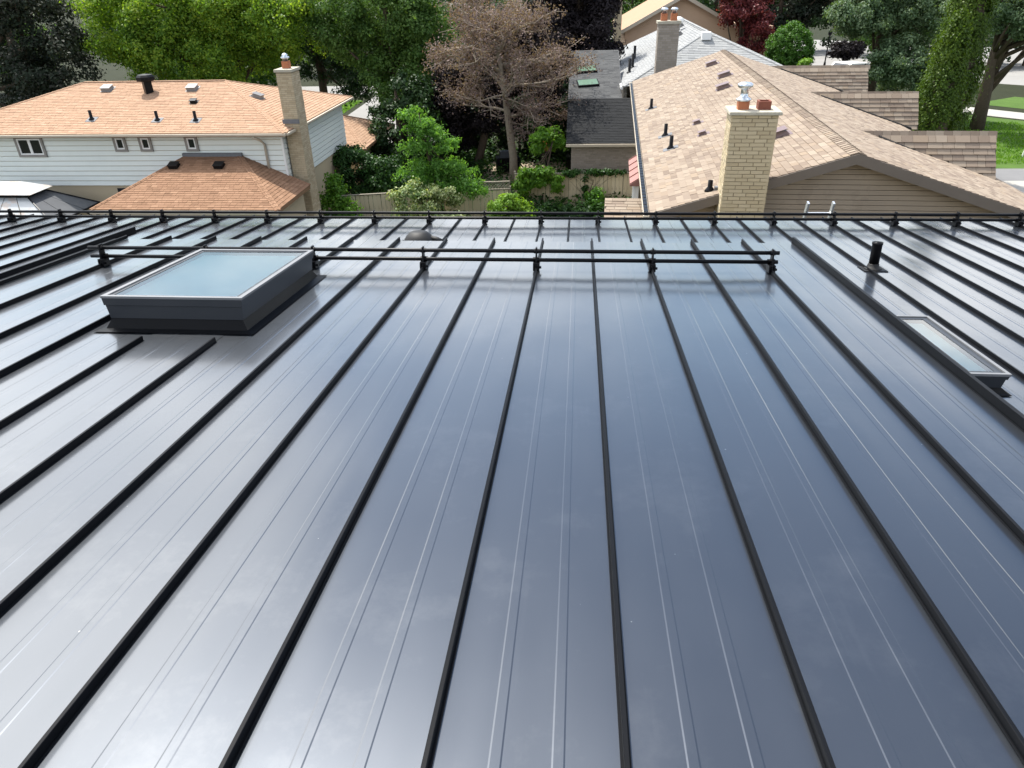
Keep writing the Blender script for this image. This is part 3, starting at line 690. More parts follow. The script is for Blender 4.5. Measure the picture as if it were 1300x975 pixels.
# ------------------------------------------------------------------ left house, orange-brown hip roofs
LH = empty('white_sided_house', (0, 0, 0), label='two-storey white sided house with orange brown hip roof behind the yard', cat='house')
X0, X1, Y0, Y1, EZ_ = -26.4, -11.2, 27.45, 36.5, 5.35
RYM = (Y0 + Y1) / 2; RZL = EZ_ + (RYM - Y0) * .295; RX0, RX1 = X0 + 4.6, X1 - 4.1
def hip_roof(parent, x0, x1, y0, y1, ez, rx0, rx1, ry, rz, mat, under, seed, expo=.145, name='roof', wsc=1.0, sides='FBLR'):
    b = MB(); A, B, C, D = Vector((x0, y0, ez)), Vector((x1, y0, ez)), Vector((x1, y1, ez)), Vector((x0, y1, ez))
    P, Q = Vector((rx0, ry, rz)), Vector((rx1, ry, rz)); dz = Vector((0, 0, -.004))
    b.poly([A + dz, B + dz, Q + dz, P + dz]); b.poly([B + dz, C + dz, Q + dz]); b.poly([C + dz, D + dz, P + dz, Q + dz]); b.poly([D + dz, A + dz, P + dz])
    z = Vector((0, 0, -.14))
    for s, e in ((A, B), (B, C), (C, D), (D, A)): b.poly([s + z, e + z, e + dz, s + dz])
    b.poly([A + z, D + z, C + z, B + z])
    rf = b.build(name, under, parent); mb = MB()
    def plane(o, e, p, q, sd):
        U = (e - o); W = U.length; Un = U.normalized()
        foot = (p - o).dot(Un); V = (p - o) - Un * foot; H = V.length; q_u = (q - o).dot(Un)
        tb, U_, V_, N_ = tabs(o, Un, V, H, lambda v: (foot * v / H, W + (q_u - W) * v / H), expo, sd, wsc)
        field(mb, tb, U_, V_, N_, expo * 1.2, .014)
    if 'F' in sides: plane(A, B, P, Q, seed)
    if 'R' in sides: plane(B, C, Q, Q, seed + 1)
    if 'B' in sides: plane(C, D, Q, P, seed + 2)
    if 'L' in sides: plane(D, A, P, P, seed + 3)
    mb.build('shingle_field', mat, rf, kind='stuff')
    cp = MB()
    for s, e in ((A, P), (B, Q), (C, Q), (D, P), (P, Q)):
        n = max(1, int((e - s).length / .22)); d = (e - s) / n; w = d.cross(Vector((0, 0, 1))).normalized() * .12; up = Vector((0, 0, .02))
        for i in range(n):
            a = s + d * i; c = a + d * 1.15
            cp.hexa([a - w - up * .8, a + w - up * .8, c + w - up, c - w - up, a - w * .9 + up * .8, a + w * .9 + up * .8, c + w * .9 + up * .3, c - w * .9 + up * .3])
            cp.hexa([a - w * .3 + up, a + w * .3 + up, c + w * .3 + up * .4, c - w * .3 + up * .4, a - w * .2 + up * 1.6, a + w * .2 + up * 1.6, c + w * .2 + up, c - w * .2 + up])
    cp.build('hip_cap', mat, rf, kind='stuff')
    return rf
lroof = hip_roof(LH, X0, X1, Y0, Y1, EZ_, RX0, RX1, RYM, RZL, M['orange_shingle'], M['orange_under'], 31)
lw = MB(); lw.box((X0 + .5, Y0 + .55, 0), (X1 - .45, Y1 - .5, EZ_ - .1)); lwall = lw.build('wall', M['beige_brick'], LH)
z = 3.22; bh = .2
while z < EZ_ - .16:
    za = min(z + bh, EZ_ - .14)
    y = Y0 + .5
    MB().hexa([(X0 + .45, y - .01, z), (X1 - .42, y - .01, z), (X1 - .42, y + .05, z), (X0 + .45, y + .05, z), (X0 + .45, y + .01, za - .026), (X1 - .42, y + .01, za - .026), (X1 - .42, y + .05, za - .026), (X0 + .45, y + .05, za - .026)]).build('siding_board', M['white_siding'], lwall)
    x = X1 - .42
    MB().hexa([(x - .04, y + .06, z), (x + .03, y + .06, z), (x + .03, Y1 - .5, z), (x - .04, Y1 - .5, z), (x - .04, y + .06, za - .026), (x + .012, y + .06, za - .026), (x + .012, Y1 - .5, za - .026), (x - .04, Y1 - .5, za - .026)]).build('siding_board', M['white_siding'], lwall)
    z += bh
MB().box((X1 - .43, Y0 + .46, 3.2), (X1 - .36, Y0 + .56, EZ_ - .14)).build('corner_trim', M['white'], lwall)
MB().box((X0, Y0 - .10, EZ_ - .10), (X1 + .02, Y0 - .004, EZ_ - .02)).build('gutter', M['cream_trim'], LH)
MB().box((X1 + .004, Y0 - .004, EZ_ - .10), (X1 + .10, Y1, EZ_ - .02)).build('gutter', M['cream_trim'], LH)
MB().tube([(X1 - 1.3, Y0 - .05, EZ_ - .16), (X1 - 1.15, Y0 + .2, EZ_ - .3), (X1 - 1.1, Y0 + .44, EZ_ - .5), (X1 - 1.1, Y0 + .44, 3.0)], .05, 8).build('downspout', M['cream_trim'], LH, True)
def window(parent, x0, x1, z0, z1, y, panes=1):
    f = MB(); t = .09
    for a, b in (((x0, z0), (x1, z0 + t)), ((x0, z1 - t), (x1, z1)), ((x0, z0 + t), (x0 + t, z1 - t)), ((x1 - t, z0 + t), (x1, z1 - t))):
        f.box((a[0], y - .05, a[1]), (b[0], y + .03, b[1]))
    F = f.build('window', M['taupe_frame'], parent)
    n = panes; w = (x1 - x0 - 2 * t) / n
    for i in range(n):
        a0 = x0 + t + i * w; a1 = a0 + w; s = .055; sb = MB()
        for a, b in (((a0, z0 + t), (a1, z0 + t + s)), ((a0, z1 - t - s), (a1, z1 - t)), ((a0, z0 + t + s), (a0 + s, z1 - t - s)), ((a1 - s, z0 + t + s), (a1, z1 - t - s))):
            sb.box((a[0], y - .03, a[1]), (b[0], y + .03, b[1]))
        sb.build('sash', M['white'], F)
        MB().box((a0 + s, y - .002, z0 + t + s), (a1 - s, y + .01, z1 - t - s)).build('pane', M['pane'], F)
WY = Y0 + .48
window(LH, -22.75, -21.55, 4.38, 5.19, WY, 2)
for x in (-18.55, -17.48, -15.56): window(LH, x, x + .52, 4.58, 5.19, WY, 1)
# lower wing
ew = MB(); ew.box((-17.4, 24.95, 0), (-11.1, Y0 + .5, 3.12)); ew.build('wing_wall', M['beige_brick'], LH)
hip_roof(LH, -17.9, -10.75, 24.45, 27.93, 3.24, -15.6, -13.45, 27.93, 4.42, M['brown_shingle'], M['orange_under'], 41, name='wing_roof', sides='FLR')
MB().box((-17.9, 24.33, 3.10), (-10.73, 24.446, 3.22)).build('gutter', M['cream_trim'], LH)
MB().box((-15.75, Y0 + .36, 4.30), (-13.3, Y0 + .49, 4.52)).build('wall_flashing', M['lead'], LH)
MB().box((-19.0, Y0 + .50, 2.0), (-18.2, Y0 + .56, 3.1)).build('lower_window', M['pane'], LH)
def left_frame(x, y):
    s = math.atan(.295); rot = Matrix.Rotation(s, 4, 'X'); return Matrix.Translation((x, y, EZ_ + (y - Y0) * .295)) @ rot
for x, y in ((-20.3, 31.25), (-16.45, 31.2), ): box_vent('roof_vent', lroof, M['vent_grey'], left_frame(x, y), .40, .42, .15)
box_vent('exhaust_vent', lroof, M['black_metal'], left_frame(-15.9, 30.0), .24, .24, .12)
p = Vector((-13.6, 31.0, 0)); hz = EZ_ + (X1 - p.x) * (RZL - EZ_) / (X1 - RX1)
box_vent('roof_vent', lroof, M['vent_grey'], Matrix.Translation((p.x, p.y, hz)) @ Matrix.Rotation(R(90), 4, 'Z') @ Matrix.Rotation(math.atan(.325), 4, 'X'), .40, .42, .15)
for x, y in ((-19.63, 28.6), (-16.8, 28.5), (-15.18, 28.45)):
    stack_pipe(lroof, Vector((x, y, EZ_ + (y - Y0) * .295)), .36, .06)
    o = MB().box((-.2, -.2, .018), (.2, .2, .024)).build('flashing_plate', M['lead'], lroof); o.matrix_local = left_frame(x, y)
tv = empty('x') if False else None
tz = EZ_ + (30.95 - Y0) * .295
mb = MB(); mb.lathe((-18.3, 30.95, tz - .05), [(.22, 0), (.22, .50), (.25, .52), (.25, .54)], 4); mb.lathe((-18.3, 30.95, tz + .46), [(.36, 0), (.38, .05), (.38, .16), (.30, .24), (.05, .27)], 8)
mb.build('turbine_vent', M['black_metal'], lroof)
for x in (-15.79, -13.95):
    s = math.atan(.332); box_vent('wing_roof_vent', LH, M['black_metal'], Matrix.Translation((x, 27.15, 3.24 + (27.15 - 24.45) * .332)) @ Matrix.Rotation(s, 4, 'X'), .36, .36, .16)
# left chimney
lx0, lx1, ly0, ly1, lz = -11.54, -10.94, 28.35, 29.25, 7.38
lc = MB().box((lx0 + .01, ly0 + .01, 0), (lx1 - .01, ly1 - .01, lz)).build('chimney', M['mortar'], LH)
bf = MB()
for (p, q, z0, z1, r) in brick_boxes(lx0, lx1, 1.5, lz, .225, .063, .011, 51): bf.box((p, ly0 - .003 * r, z0), (q, ly0 + .03, z1))
for (p, q, z0, z1, r) in brick_boxes(ly0 + .03, ly1, 1.5, lz, .225, .063, .011, 52):
    bf.box((lx1 - .03, p, z0), (lx1 + .003 * r, q, z1)); bf.box((lx0 - .003 * r, p, z0), (lx0 + .03, q, z1))
bf.build('brick_field', M['beige_brick'], lc, kind='stuff')
bevel(MB().box((lx0 - .05, ly0 - .05, lz), (lx1 + .05, ly1 + .05, lz + .1)).build('chimney_cap', M['concrete'], lc), .012)
flue(lc, -11.24, 28.8, lz + .1, .13, .25, M['clay'])
MB().lathe((-11.24, 28.8, lz + .35), [(.10, 0), (.10, .08), (.16, .10), (.17, .14), (.09, .18), (.12, .22), (.05, .27)], 12).build('flue_cap', M['galv'], lc, True)
MB().box((lx0 - .04, ly0 - .05, EZ_ + .18), (lx1 + .03, ly0 - .01, EZ_ + .34)).build('chimney_flashing', M['lead'], lc)
# rear garage wing (only its roof shows)
gw = MB(); gw.box((-15.5, 38, 0), (-11.7, 44, 2.5)); gw.build('garage_wall', M['beige_brick'], LH)
hip_roof(LH, -16, -11.2, 37.6, 44.6, 2.6, -13.8, -13.4, 41.1, 3.75, M['orange_shingle'], M['orange_under'], 71, name='garage_roof')

# ------------------------------------------------------------------ gazebo
gz = empty('gazebo', (-21.9, 25.9, 0), label='garden gazebo with two-tier sheet metal roof in front of the white house', cat='gazebo')
hx, hy = 2.35, 1.5
for x in (-hx + .15, hx - .15):
    for y in (-hy + .15, hy - .15): MB().box((x - .05, y - .05, 0), (x + .05, y + .05, 2.62)).build('post', M['black_metal'], gz)
tx, ty, ez, tz_ = .95, .55, 2.66, 3.42
rim = [(-hx, -hy), (hx, -hy), (hx, hy), (-hx, hy)]; top4 = [(-tx, -ty), (tx, -ty), (tx, ty), (-tx, ty)]
for k in range(4):
    a, b = rim[k], rim[(k + 1) % 4]; c, d = top4[(k + 1) % 4], top4[k]
    n = 4 if k % 2 == 0 else 3
    for i in range(n):
        f0, f1 = i / n + .006, (i + 1) / n - .006
        L_ = lambda p, q, f: (p[0] + (q[0] - p[0]) * f, p[1] + (q[1] - p[1]) * f)
        p0, p1, q1, q0 = L_(a, b, f0), L_(a, b, f1), L_(d, c, f1), L_(d, c, f0)
        mb = MB(); slab_down(mb, [(*p0, ez), (*p1, ez), (*q1, tz_), (*q0, tz_)], .02)
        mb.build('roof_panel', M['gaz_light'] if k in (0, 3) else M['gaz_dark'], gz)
    MB().tube([(*a, ez + .02), (*d, tz_ + .02)], .03, 6).build('hip_rib', M['black_metal'], gz)
    MB().tube([(*a, ez), (*b, ez)], .045, 6).build('eave_beam', M['black_metal'], gz)
mb = MB(); mb.box((-tx, -ty, tz_), (tx, ty, tz_ + .14)); mb.build('roof_collar', M['black_metal'], gz)
mb = MB(); h = 1.25
mb.hexa([(-tx * h, -ty * h, tz_ + .14), (tx * h, -ty * h, tz_ + .14), (tx * h, ty * h, tz_ + .14), (-tx * h, ty * h, tz_ + .14), (-tx * .45, -ty * .1, tz_ + .48), (tx * .45, -ty * .1, tz_ + .48), (tx * .45, ty * .1, tz_ + .48), (-tx * .45, ty * .1, tz_ + .48)])
mb.build('roof_lantern', M['gaz_light'], gz)
for s in (-1, 1):
    br_ = MB(); br_.tube([(hx - .15, s * (hy - .15), 1.9), (hx - .2, s * (hy - .5), 2.3), (hx - .2, s * (hy - .9), 2.6)], .035, 6); br_.build('corner_brace', M['black_metal'], gz)

# ------------------------------------------------------------------ grey house, garage and far house
GH = empty('grey_shingled_house', (0, 0, 0), label='house with grey shingled hip roof and grey brick chimney behind the tan roof', cat='house')
gw = MB(); gw.box((2.8, 41, 0), (11.8, 58, 5.0)); gw.build('wall', M['grey_brick'], GH)
def hip_y(parent, x0, x1, y0, y1, ez, rx, ry0, ry1, rz, mat, under, seed):
    b = MB(); A, B, C, D = Vector((x0, y0, ez)), Vector((x1, y0, ez)), Vector((x1, y1, ez)), Vector((x0, y1, ez)); P, Q = Vector((rx, ry0, rz)), Vector((rx, ry1, rz))
    b.poly([A, B, P]); b.poly([B, C, Q, P]); b.poly([C, D, Q]); b.poly([D, A, P, Q]); b.poly([D, C, B, A])
    rf = b.build('roof', under, parent); mb = MB()
    def plane(o, e, p, q, sd):
        U = (e - o); W = U.length; Un = U.normalized(); foot = (p - o).dot(Un); V = (p - o) - Un * foot; H = V.length; qu = (q - o).dot(Un)
        tb, U_, V_, N_ = tabs(o, Un, V, H, lambda v: (foot * v / H, W + (qu - W) * v / H), .16, sd, 1.2)
        field(mb, tb, U_, V_, N_, .19, .016)
    plane(A, B, P, P, seed); plane(B, C, P, Q, seed + 1); plane(D, A, Q, P, seed + 2)
    mb.build('shingle_field', mat, rf, kind='stuff')
    cp = MB()
    for s, e in ((A, P), (B, P), (P, Q)):
        n = int((e - s).length / .25); d = (e - s) / n; w = d.cross(Vector((0, 0, 1))).normalized() * .13; up = Vector((0, 0, .022))
        for i in range(n):
            a = s + d * i; c = a + d * 1.1
            cp.hexa([a - w - up, a + w - up, c + w - up, c - w - up, a - w * .8 + up * 1.2, a + w * .8 + up * 1.2, c + w * .8 + up * .6, c - w * .8 + up * .6])
    cp.build('hip_cap', mat, rf, kind='stuff')
    return rf
groof = hip_y(GH, 2.25, 12.3, 40.4, 58.5, 5.15, 6.95, 44.9, 56.5, 7.35, M['grey_shingle'], M['grey_under'], 81)
MB().box((2.12, 40.4, 5.0), (2.24, 58.5, 5.12)).build('gutter', M['white'], GH)
gx0, gx1, gy0, gy1, gz_ = 3.78, 4.80, 39.5, 40.3, 8.1
gc = MB().box((gx0 + .01, gy0 + .01, 0), (gx1 - .01, gy1 - .01, gz_)).build('chimney', M['mortar'], GH)
bf = MB()
for (p, q, z0, z1, r) in brick_boxes(gx0, gx1, 5, gz_, .24, .085, .016, 91): bf.box((p, gy0 - .004 * r, z0), (q, gy0 + .03, z1))
for (p, q, z0, z1, r) in brick_boxes(gy0 + .03, gy1, 5, gz_, .24, .085, .016, 92): bf.box((gx0 - .004 * r, p, z0), (gx0 + .03, q, z1)); bf.box((gx1 - .03, p, z0), (gx1 + .004 * r, q, z1))
bf.build('brick_field', M['grey_brick'], gc, kind='stuff')
MB().box((gx0 - .06, gy0 - .06, gz_), (gx1 + .06, gy1 + .06, gz_ + .12)).build('chimney_cap', M['concrete'], gc)
for x in (gx0 + .27, gx1 - .27):
    flue(gc, x, 39.9, gz_ + .12, .15, .32, M['clay'])
    MB().lathe((x, 39.9, gz_ + .44), [(.11, 0), (.11, .12), (.17, .14), (.18, .20), (.10, .26)], 12).build('flue_cap', M['galv'], gc, True)
gsl = (7.35 - 5.15) / (6.95 - 2.25)
for x, y in ((3.3, 48.5), (3.0, 45.3), (2.75, 44.0)): stack_pipe(groof, Vector((x, y, 5.15 + (x - 2.25) * gsl)), .75, .08)
Ug, Vg, Ng = axes((0, -1, 0), (4.7, 0, 2.2)); rotg = Matrix((Ug, Vg, Ng)).transposed().to_4x4()
for x, y in ((5.9, 48.8), (6.4, 52.5)): box_vent('roof_vent', groof, M['vent_grey'], Matrix.Translation((x, y, 5.15 + (x - 2.25) * gsl)) @ rotg, .5, .55, .22)
MB().box((6.6, 44.0, 7.0), (7.1, 44.5, 7.38)).build('ridge_vent', M['white'], groof)
MB().lathe((6.1, 51.0, 6.9), [(.12, 0), (.12, .5), (.3, .55), (.3, .8), (.1, .9)], 12).build('turbine_vent', M['white'], groof, True)

BG = empty('brick_garage', (0, 0, 0), label='low brick garage with black shingled roof beyond the board fence', cat='garage')
gw = MB(); gw.box((-.35, 36.3, 0), (3.4, 43, 3.0)); gw = gw.build('wall', M['mortar'], BG)
bf = MB()
for (p, q, z0, z1, r) in brick_boxes(-.35, 3.4, .6, 3.0, .24, .07, .014, 95): bf.box((p, 36.285 - .006 * r, z0), (q, 36.33, z1))
for (p, q, z0, z1, r) in brick_boxes(36.33, 43, .6, 3.0, .24, .07, .014, 96): bf.box((-.365, p, z0), (-.33, q, z1))
bf.build('brick_field', M['grey_brick'], gw, kind='stuff')
rf = MB(); slab_down(rf, [(-.62, 35.9, 3.18), (3.5, 35.9, 3.18), (3.5, 40, 4.62), (-.62, 40, 4.62)], .12); rf = rf.build('roof', M['shaded_black_shingle'], BG)
tb, U, V, N = tabs((-.62, 35.88, 3.184), (1, 0, 0), (0, 4.1, 1.44), 4.36, lambda v: (0, 4.12), .15, 97, 1.2); mb = MB(); field(mb, tb, U, V, N, .18, .014); mb.build('shingle_field', M['shaded_black_shingle'], rf, kind='stuff')
MB().box((-.62, 35.78, 3.04), (3.5, 35.895, 3.16)).build('gutter', M['cream_trim'], BG)
r2 = MB(); slab_down(r2, [(-.62, 40.0, 4.60), (2.2, 40.0, 4.60), (2.2, 46, 6.35), (-.62, 46, 6.35)], .12); r2 = r2.build('rear_roof', M['grey_under'], BG)
tb, U, V, N = tabs((-.62, 40.02, 4.612), (1, 0, 0), (0, 6, 1.75), 6.2, lambda v: (0, 2.8), .15, 98, 1.2); mb = MB(); field(mb, tb, U, V, N, .18, .014); mb.build('shingle_field', M['dark_shingle'], r2, kind='stuff')
for (x, y) in ((.0, 41.3), (-.1, 43.0)):
    zz = 4.6 + (y - 40) * .2917
    o = MB().box((-.1, 0, .03), (1.05, .75, .12)).build('roof_light', M['black_metal'], BG); o.matrix_local = Matrix.Translation((x, y, zz)) @ Matrix.Rotation(math.atan(.2917), 4, 'X') @ Matrix.Rotation(R(9), 4, 'Z')
    MB().box((-.05, .05, .12), (1.0, .70, .13)).build('pane', M['green_glass'], o)
gw = MB(); gw.box((-.4, 43, 0), (2.0, 46, 4.9)); gw.build('rear_wall', M['grey_brick'], BG)

FH = empty('far_tan_house', (0, 0, 0), label='distant house with peach sided gable and orange roof beyond the grey roof', cat='house')
fw = MB(); fw.box((3.6, 66, 0), (15.5, 80, 6.2)); fw.poly([(3.6, 65.99, 6.2), (12.6, 65.99, 6.2), (8.1, 65.99, 8.45)]); fw.build('wall', surf('peach_siding', [(.50, .34, .23), (.58, .41, .29)], 2, .7, .05), FH)
rf = MB(); slab_down(rf, [(3.0, 65.3, 6.0), (8.1, 65.3, 8.65), (8.1, 80, 8.65), (3.0, 80, 6.0)], .15); slab_down(rf, [(8.1, 65.3, 8.65), (15.9, 65.3, 4.6), (15.9, 80, 4.6), (8.1, 80, 8.65)], .15); rf.build('roof', M['orange_shingle'], FH)
for a, b in (((3.0, 6.0), (8.1, 8.65)), ((8.1, 8.65), (13.2, 6.0))):
    MB().hexa([(a[0], 65.2, a[1] - .28), (b[0], 65.2, b[1] - .28), (b[0], 65.29, b[1] - .28), (a[0], 65.29, a[1] - .28), (a[0], 65.2, a[1] + .01), (b[0], 65.2, b[1] + .01), (b[0], 65.29, b[1] + .01), (a[0], 65.29, a[1] + .01)]).build('rake_board', M['cream_trim'], FH)
MB().box((2.6, 64.6, 0), (3.2, 65.5, 9.6)).build('chimney', M['beige_brick'], FH)

# ------------------------------------------------------------------ fences
def fence(label, p, q, h, bw=.19, lattice=.0):
    p, q = Vector((*p, 0)), Vector((*q, 0)); d = (q - p); L = d.length; a = math.atan2(d.y, d.x)
    t = empty('board_fence', p, a, label, 'fence', 'board fences round the back yard')
    rd = random.Random(int(L * 100)); x = 0.
    base = [MB().box((0, -.012, .06), (bw - .012, .012, h + dh)).mesh('board', M['fence_wood']) for dh in (0, .015, -.012)]
    while x < L - bw * .5:
        o = link('board', rd.choice(base), t); o.location = (x, rd.uniform(-.006, .006), 0); o.rotation_euler = (rd.uniform(-.006, .006), rd.uniform(-.008, .008), 0); x += bw
    for z in (.35, h - .3): MB().box((0, .014, z), (L, .06, z + .09)).build('rail', M['grey_wood'], t)
    n = max(1, round(L / 2.4))
    for i in range(n + 1): MB().box((L * i / n - .05, .062, 0), (L * i / n + .05, .16, h + .14)).build('post', M['grey_wood'], t)
    MB().box((0, -.05, h + .02), (L, .06, h + .055)).build('top_rail', M['grey_wood'], t)
    if lattice:
        k = 0; x = 0
        while x < L:
            mb = MB()
            for s in (-1, 1):
                x2 = x + s * lattice
                mb.tube([(x, .01 * s, h + .06), (max(0, min(L, x2)), .01 * s, h + .06 + lattice * .95)], .014, 4)
            mb.build('lattice_slat', M['grey_wood'], t); x += .14
        MB().box((0, -.03, h + .06 + lattice), (L, .05, h + .11 + lattice)).build('cap_rail', M['grey_wood'], t)
    return t
fence('weathered board fence between the white house and the variegated shrub', (-10.9, 31.6), (-6.4, 32.6), 1.75)
fence('short board fence with lattice top beside the locust sapling', (-6.3, 33.2), (-3.2, 33.6), 1.55, .19, .3)
fence('tall board fence in front of the brick garage', (-3.1, 35.25), (2.9, 35.45), 1.85)

# ------------------------------------------------------------------ vegetation
def leaves(name, parent, P, Nn, size, mat, asp=.6, tdir=None):
    n = len(P); r = rng.normal(size=(n, 3))
    if tdir is not None: r = r * .45 + tdir
    Nn = Nn / np.linalg.norm(Nn, axis=1, keepdims=True)
    T = r - Nn * np.sum(r * Nn, axis=1, keepdims=True); T /= np.linalg.norm(T, axis=1, keepdims=True) + 1e-9
    B = np.cross(Nn, T); l = size * rng.uniform(.6, 1.35, (n, 1)); w = l * asp
    V = np.empty((n, 4, 3)); V[:, 0] = P - T * l * .5; V[:, 1] = P + B * w * .5 + Nn * w * .18; V[:, 2] = P + T * l * .5; V[:, 3] = P - B * w * .5 + Nn * w * .18
    me = bpy.data.meshes.new(name); me.vertices.add(n * 4); me.vertices.foreach_set('co', V.astype(np.float32).ravel())
    me.loops.add(n * 4); me.loops.foreach_set('vertex_index', np.arange(n * 4, dtype=np.int32))
    me.polygons.add(n); me.polygons.foreach_set('loop_start', np.arange(0, n * 4, 4, dtype=np.int32)); me.polygons.foreach_set('loop_total', np.full(n, 4, np.int32))
    me.materials.append(mat); me.update(calc_edges=True); me.validate()
    return link(name, me, parent)
def crown_points(blobs, n, clump, per=260, shell=.55, flat=.6):
    bl = np.array(blobs, float); area = (bl[:, 3] * bl[:, 4] + bl[:, 3] * bl[:, 5] + bl[:, 4] * bl[:, 5]); pr = area / area.sum()
    per = min(per, max(45, n // 110)); nc = max(4, n // per); ib = rng.choice(len(bl), nc, p=pr)
    d = rng.normal(size=(nc, 3)); d /= np.linalg.norm(d, axis=1, keepdims=True)
    rad = shell + (1 - shell) * rng.random((nc, 1)) ** .7
    rad *= rng.uniform(.82, 1.12, (nc, 1))
    cc = bl[ib, :3] + d * rad * bl[ib, 3:6]
    k = rng.integers(0, nc, n); cs = clump * rng.uniform(.5, 1.3, nc)
    dv = rng.normal(size=(n, 3)); dv[:, 2] = dv[:, 2] * .9 + .25; dv /= np.linalg.norm(dv, axis=1, keepdims=True)
    off = dv * (rng.uniform(.35, 1.08, (n, 1)) ** .8) * cs[k][:, None] * np.array([1, 1, flat]) * .62 + rng.normal(size=(n, 3)) * clump * .16
    P = cc[k] + off
    out = d[k] * .3 + dv * 1.0 + np.array([0, 0, .35]) + rng.normal(size=(n, 3)) * .5
    return P, out, cc
def tree(name, label, cat, base, blobs, n, size, mat, bark='bark', tr=.22, clump=1.0, group=None, nlimb=14, asp=.6, shell=.5, per=260, top=None, droop=0, tdir=None, flat=.6):
    t = empty(name, (*base, 0), 0, label, cat, group)
    B = [(x - base[0], y - base[1], z, rx, ry, rz) for x, y, z, rx, ry, rz in blobs]
    P, O, cc = crown_points(B, n, clump, per, shell, flat)
    P[:, 2] = np.maximum(P[:, 2], .05)
    leaves('crown', t, P, O, size, mat, asp, tdir)
    if tr:
        mb = MB(); zt = top or max(b[2] + b[5] * .55 for b in B); rd = random.Random(len(label))
        big = max(B, key=lambda b: b[3] * b[4] * b[5])
        sp = [Vector((0, 0, -.1)), Vector((big[0] * .2 + rd.uniform(-.1, .1), big[1] * .2, zt * .3)), Vector((big[0] * .6, big[1] * .6, zt * .62)), Vector((big[0], big[1], zt))]
        mb.tube(sp, [tr * 1.25, tr, tr * .72, tr * .22], 9)
        for c in cc[rng.choice(len(cc), min(nlimb, len(cc)), replace=False)]:
            f = rd.uniform(.3, .85); i = min(2, int(f * 3)); s = sp[i].lerp(sp[i + 1], f * 3 - i); c = Vector(c)
            mid = s.lerp(c, .5) + Vector((rd.uniform(-.2, .2), rd.uniform(-.2, .2), rd.uniform(-.1, .3)))
            mb.tube([s, mid, c], [tr * .42, tr * .26, tr * .06], 6)
        mb.build('trunk', M[bark], t, True)
    return t
G_BACK = 'trees behind the houses'
tree('shade_tree', 'dark purple-black leaved tree beside the left end of the orange roof', 'tree', (-33, 43), [(-33, 43, 8.2, 4.6, 3.6, 4.2), (-30.5, 42, 6.0, 2.6, 2.4, 2.6), (-36.5, 44, 6, 3.4, 3, 4)], 42000, .19, M['darkmix'], tr=.35, clump=1.2, group=G_BACK)
tree('maple_tree', 'broad sunlit yellow-green maple rising behind the orange hip roof', 'tree', (-22, 46), [(-22, 46, 9.6, 5.8, 3.6, 3.4), (-26.5, 44.5, 8.6, 3.0, 2.6, 3.0), (-17.8, 45.5, 8.8, 2.8, 2.8, 3.0), (-22.5, 45, 6.4, 4.6, 3, 2.2), (-24.5, 43.6, 7.2, 2.2, 1.8, 1.8)], 120000, .16, M['maple'], tr=.4, clump=1.15, group=G_BACK, shell=.45)
tree('shade_tree', 'deep green tree standing between the maple and the pale green tree', 'tree', (-18.5, 54), [(-18.6, 54, 8.2, 3.2, 2.8, 4.0), (-16, 53, 5.0, 2.2, 2, 2.6)], 30000, .2, M['deepgreen'], tr=.3, clump=1.2, group=G_BACK)
tree('shade_tree', 'pale green leafy tree beside the brown withered tree', 'tree', (-11.4, 47), [(-11.8, 47, 9.2, 3.2, 3.0, 3.2), (-14.2, 46, 8.0, 2.0, 2, 2.4), (-9.2, 46, 7.6, 2.0, 2, 2.2), (-10.8, 46, 5.0, 2.6, 2.4, 1.9)], 75000, .16, M['green'], tr=.32, clump=1.0, group=G_BACK, shell=.45)
tree('dark_conifer', 'black-green shaded conifer beside the rear garage roof', 'tree', (-10.2, 41.5), [(-10.2, 41.5, 2.6, 1.8, 1.7, 2.6), (-9.6, 42, 4.6, 1.2, 1.2, 1.6), (-8.6, 41, 1.8, 1.4, 1.4, 2.0)], 16000, .2, M['deepgreen'], tr=.2, clump=.7)
tree('copper_maple', 'dark purple copper maple overhanging the grey rear roof', 'tree', (-.4, 50.5), [(-.2, 50.5, 9.0, 2.9, 2.6, 3.0), (-1.9, 50, 6.8, 2.2, 2.2, 2.4), (1.0, 49.5, 6.8, 1.6, 1.7, 1.9)], 55000, .19, M['darkpurple'], tr=.3, clump=1.0, shell=.35)
tree('copper_maple', 'low dark purple maple foliage behind the withered tree', 'tree', (-6.2, 43), [(-6.3, 43, 4.2, 2.4, 1.8, 2.8), (-3.4, 44.8, 5.4, 3.0, 1.8, 3.4), (-8.0, 44, 2.6, 1.6, 1.4, 1.8)], 52000, .17, M['darkpurple'], tr=.22, clump=.9, shell=.35)
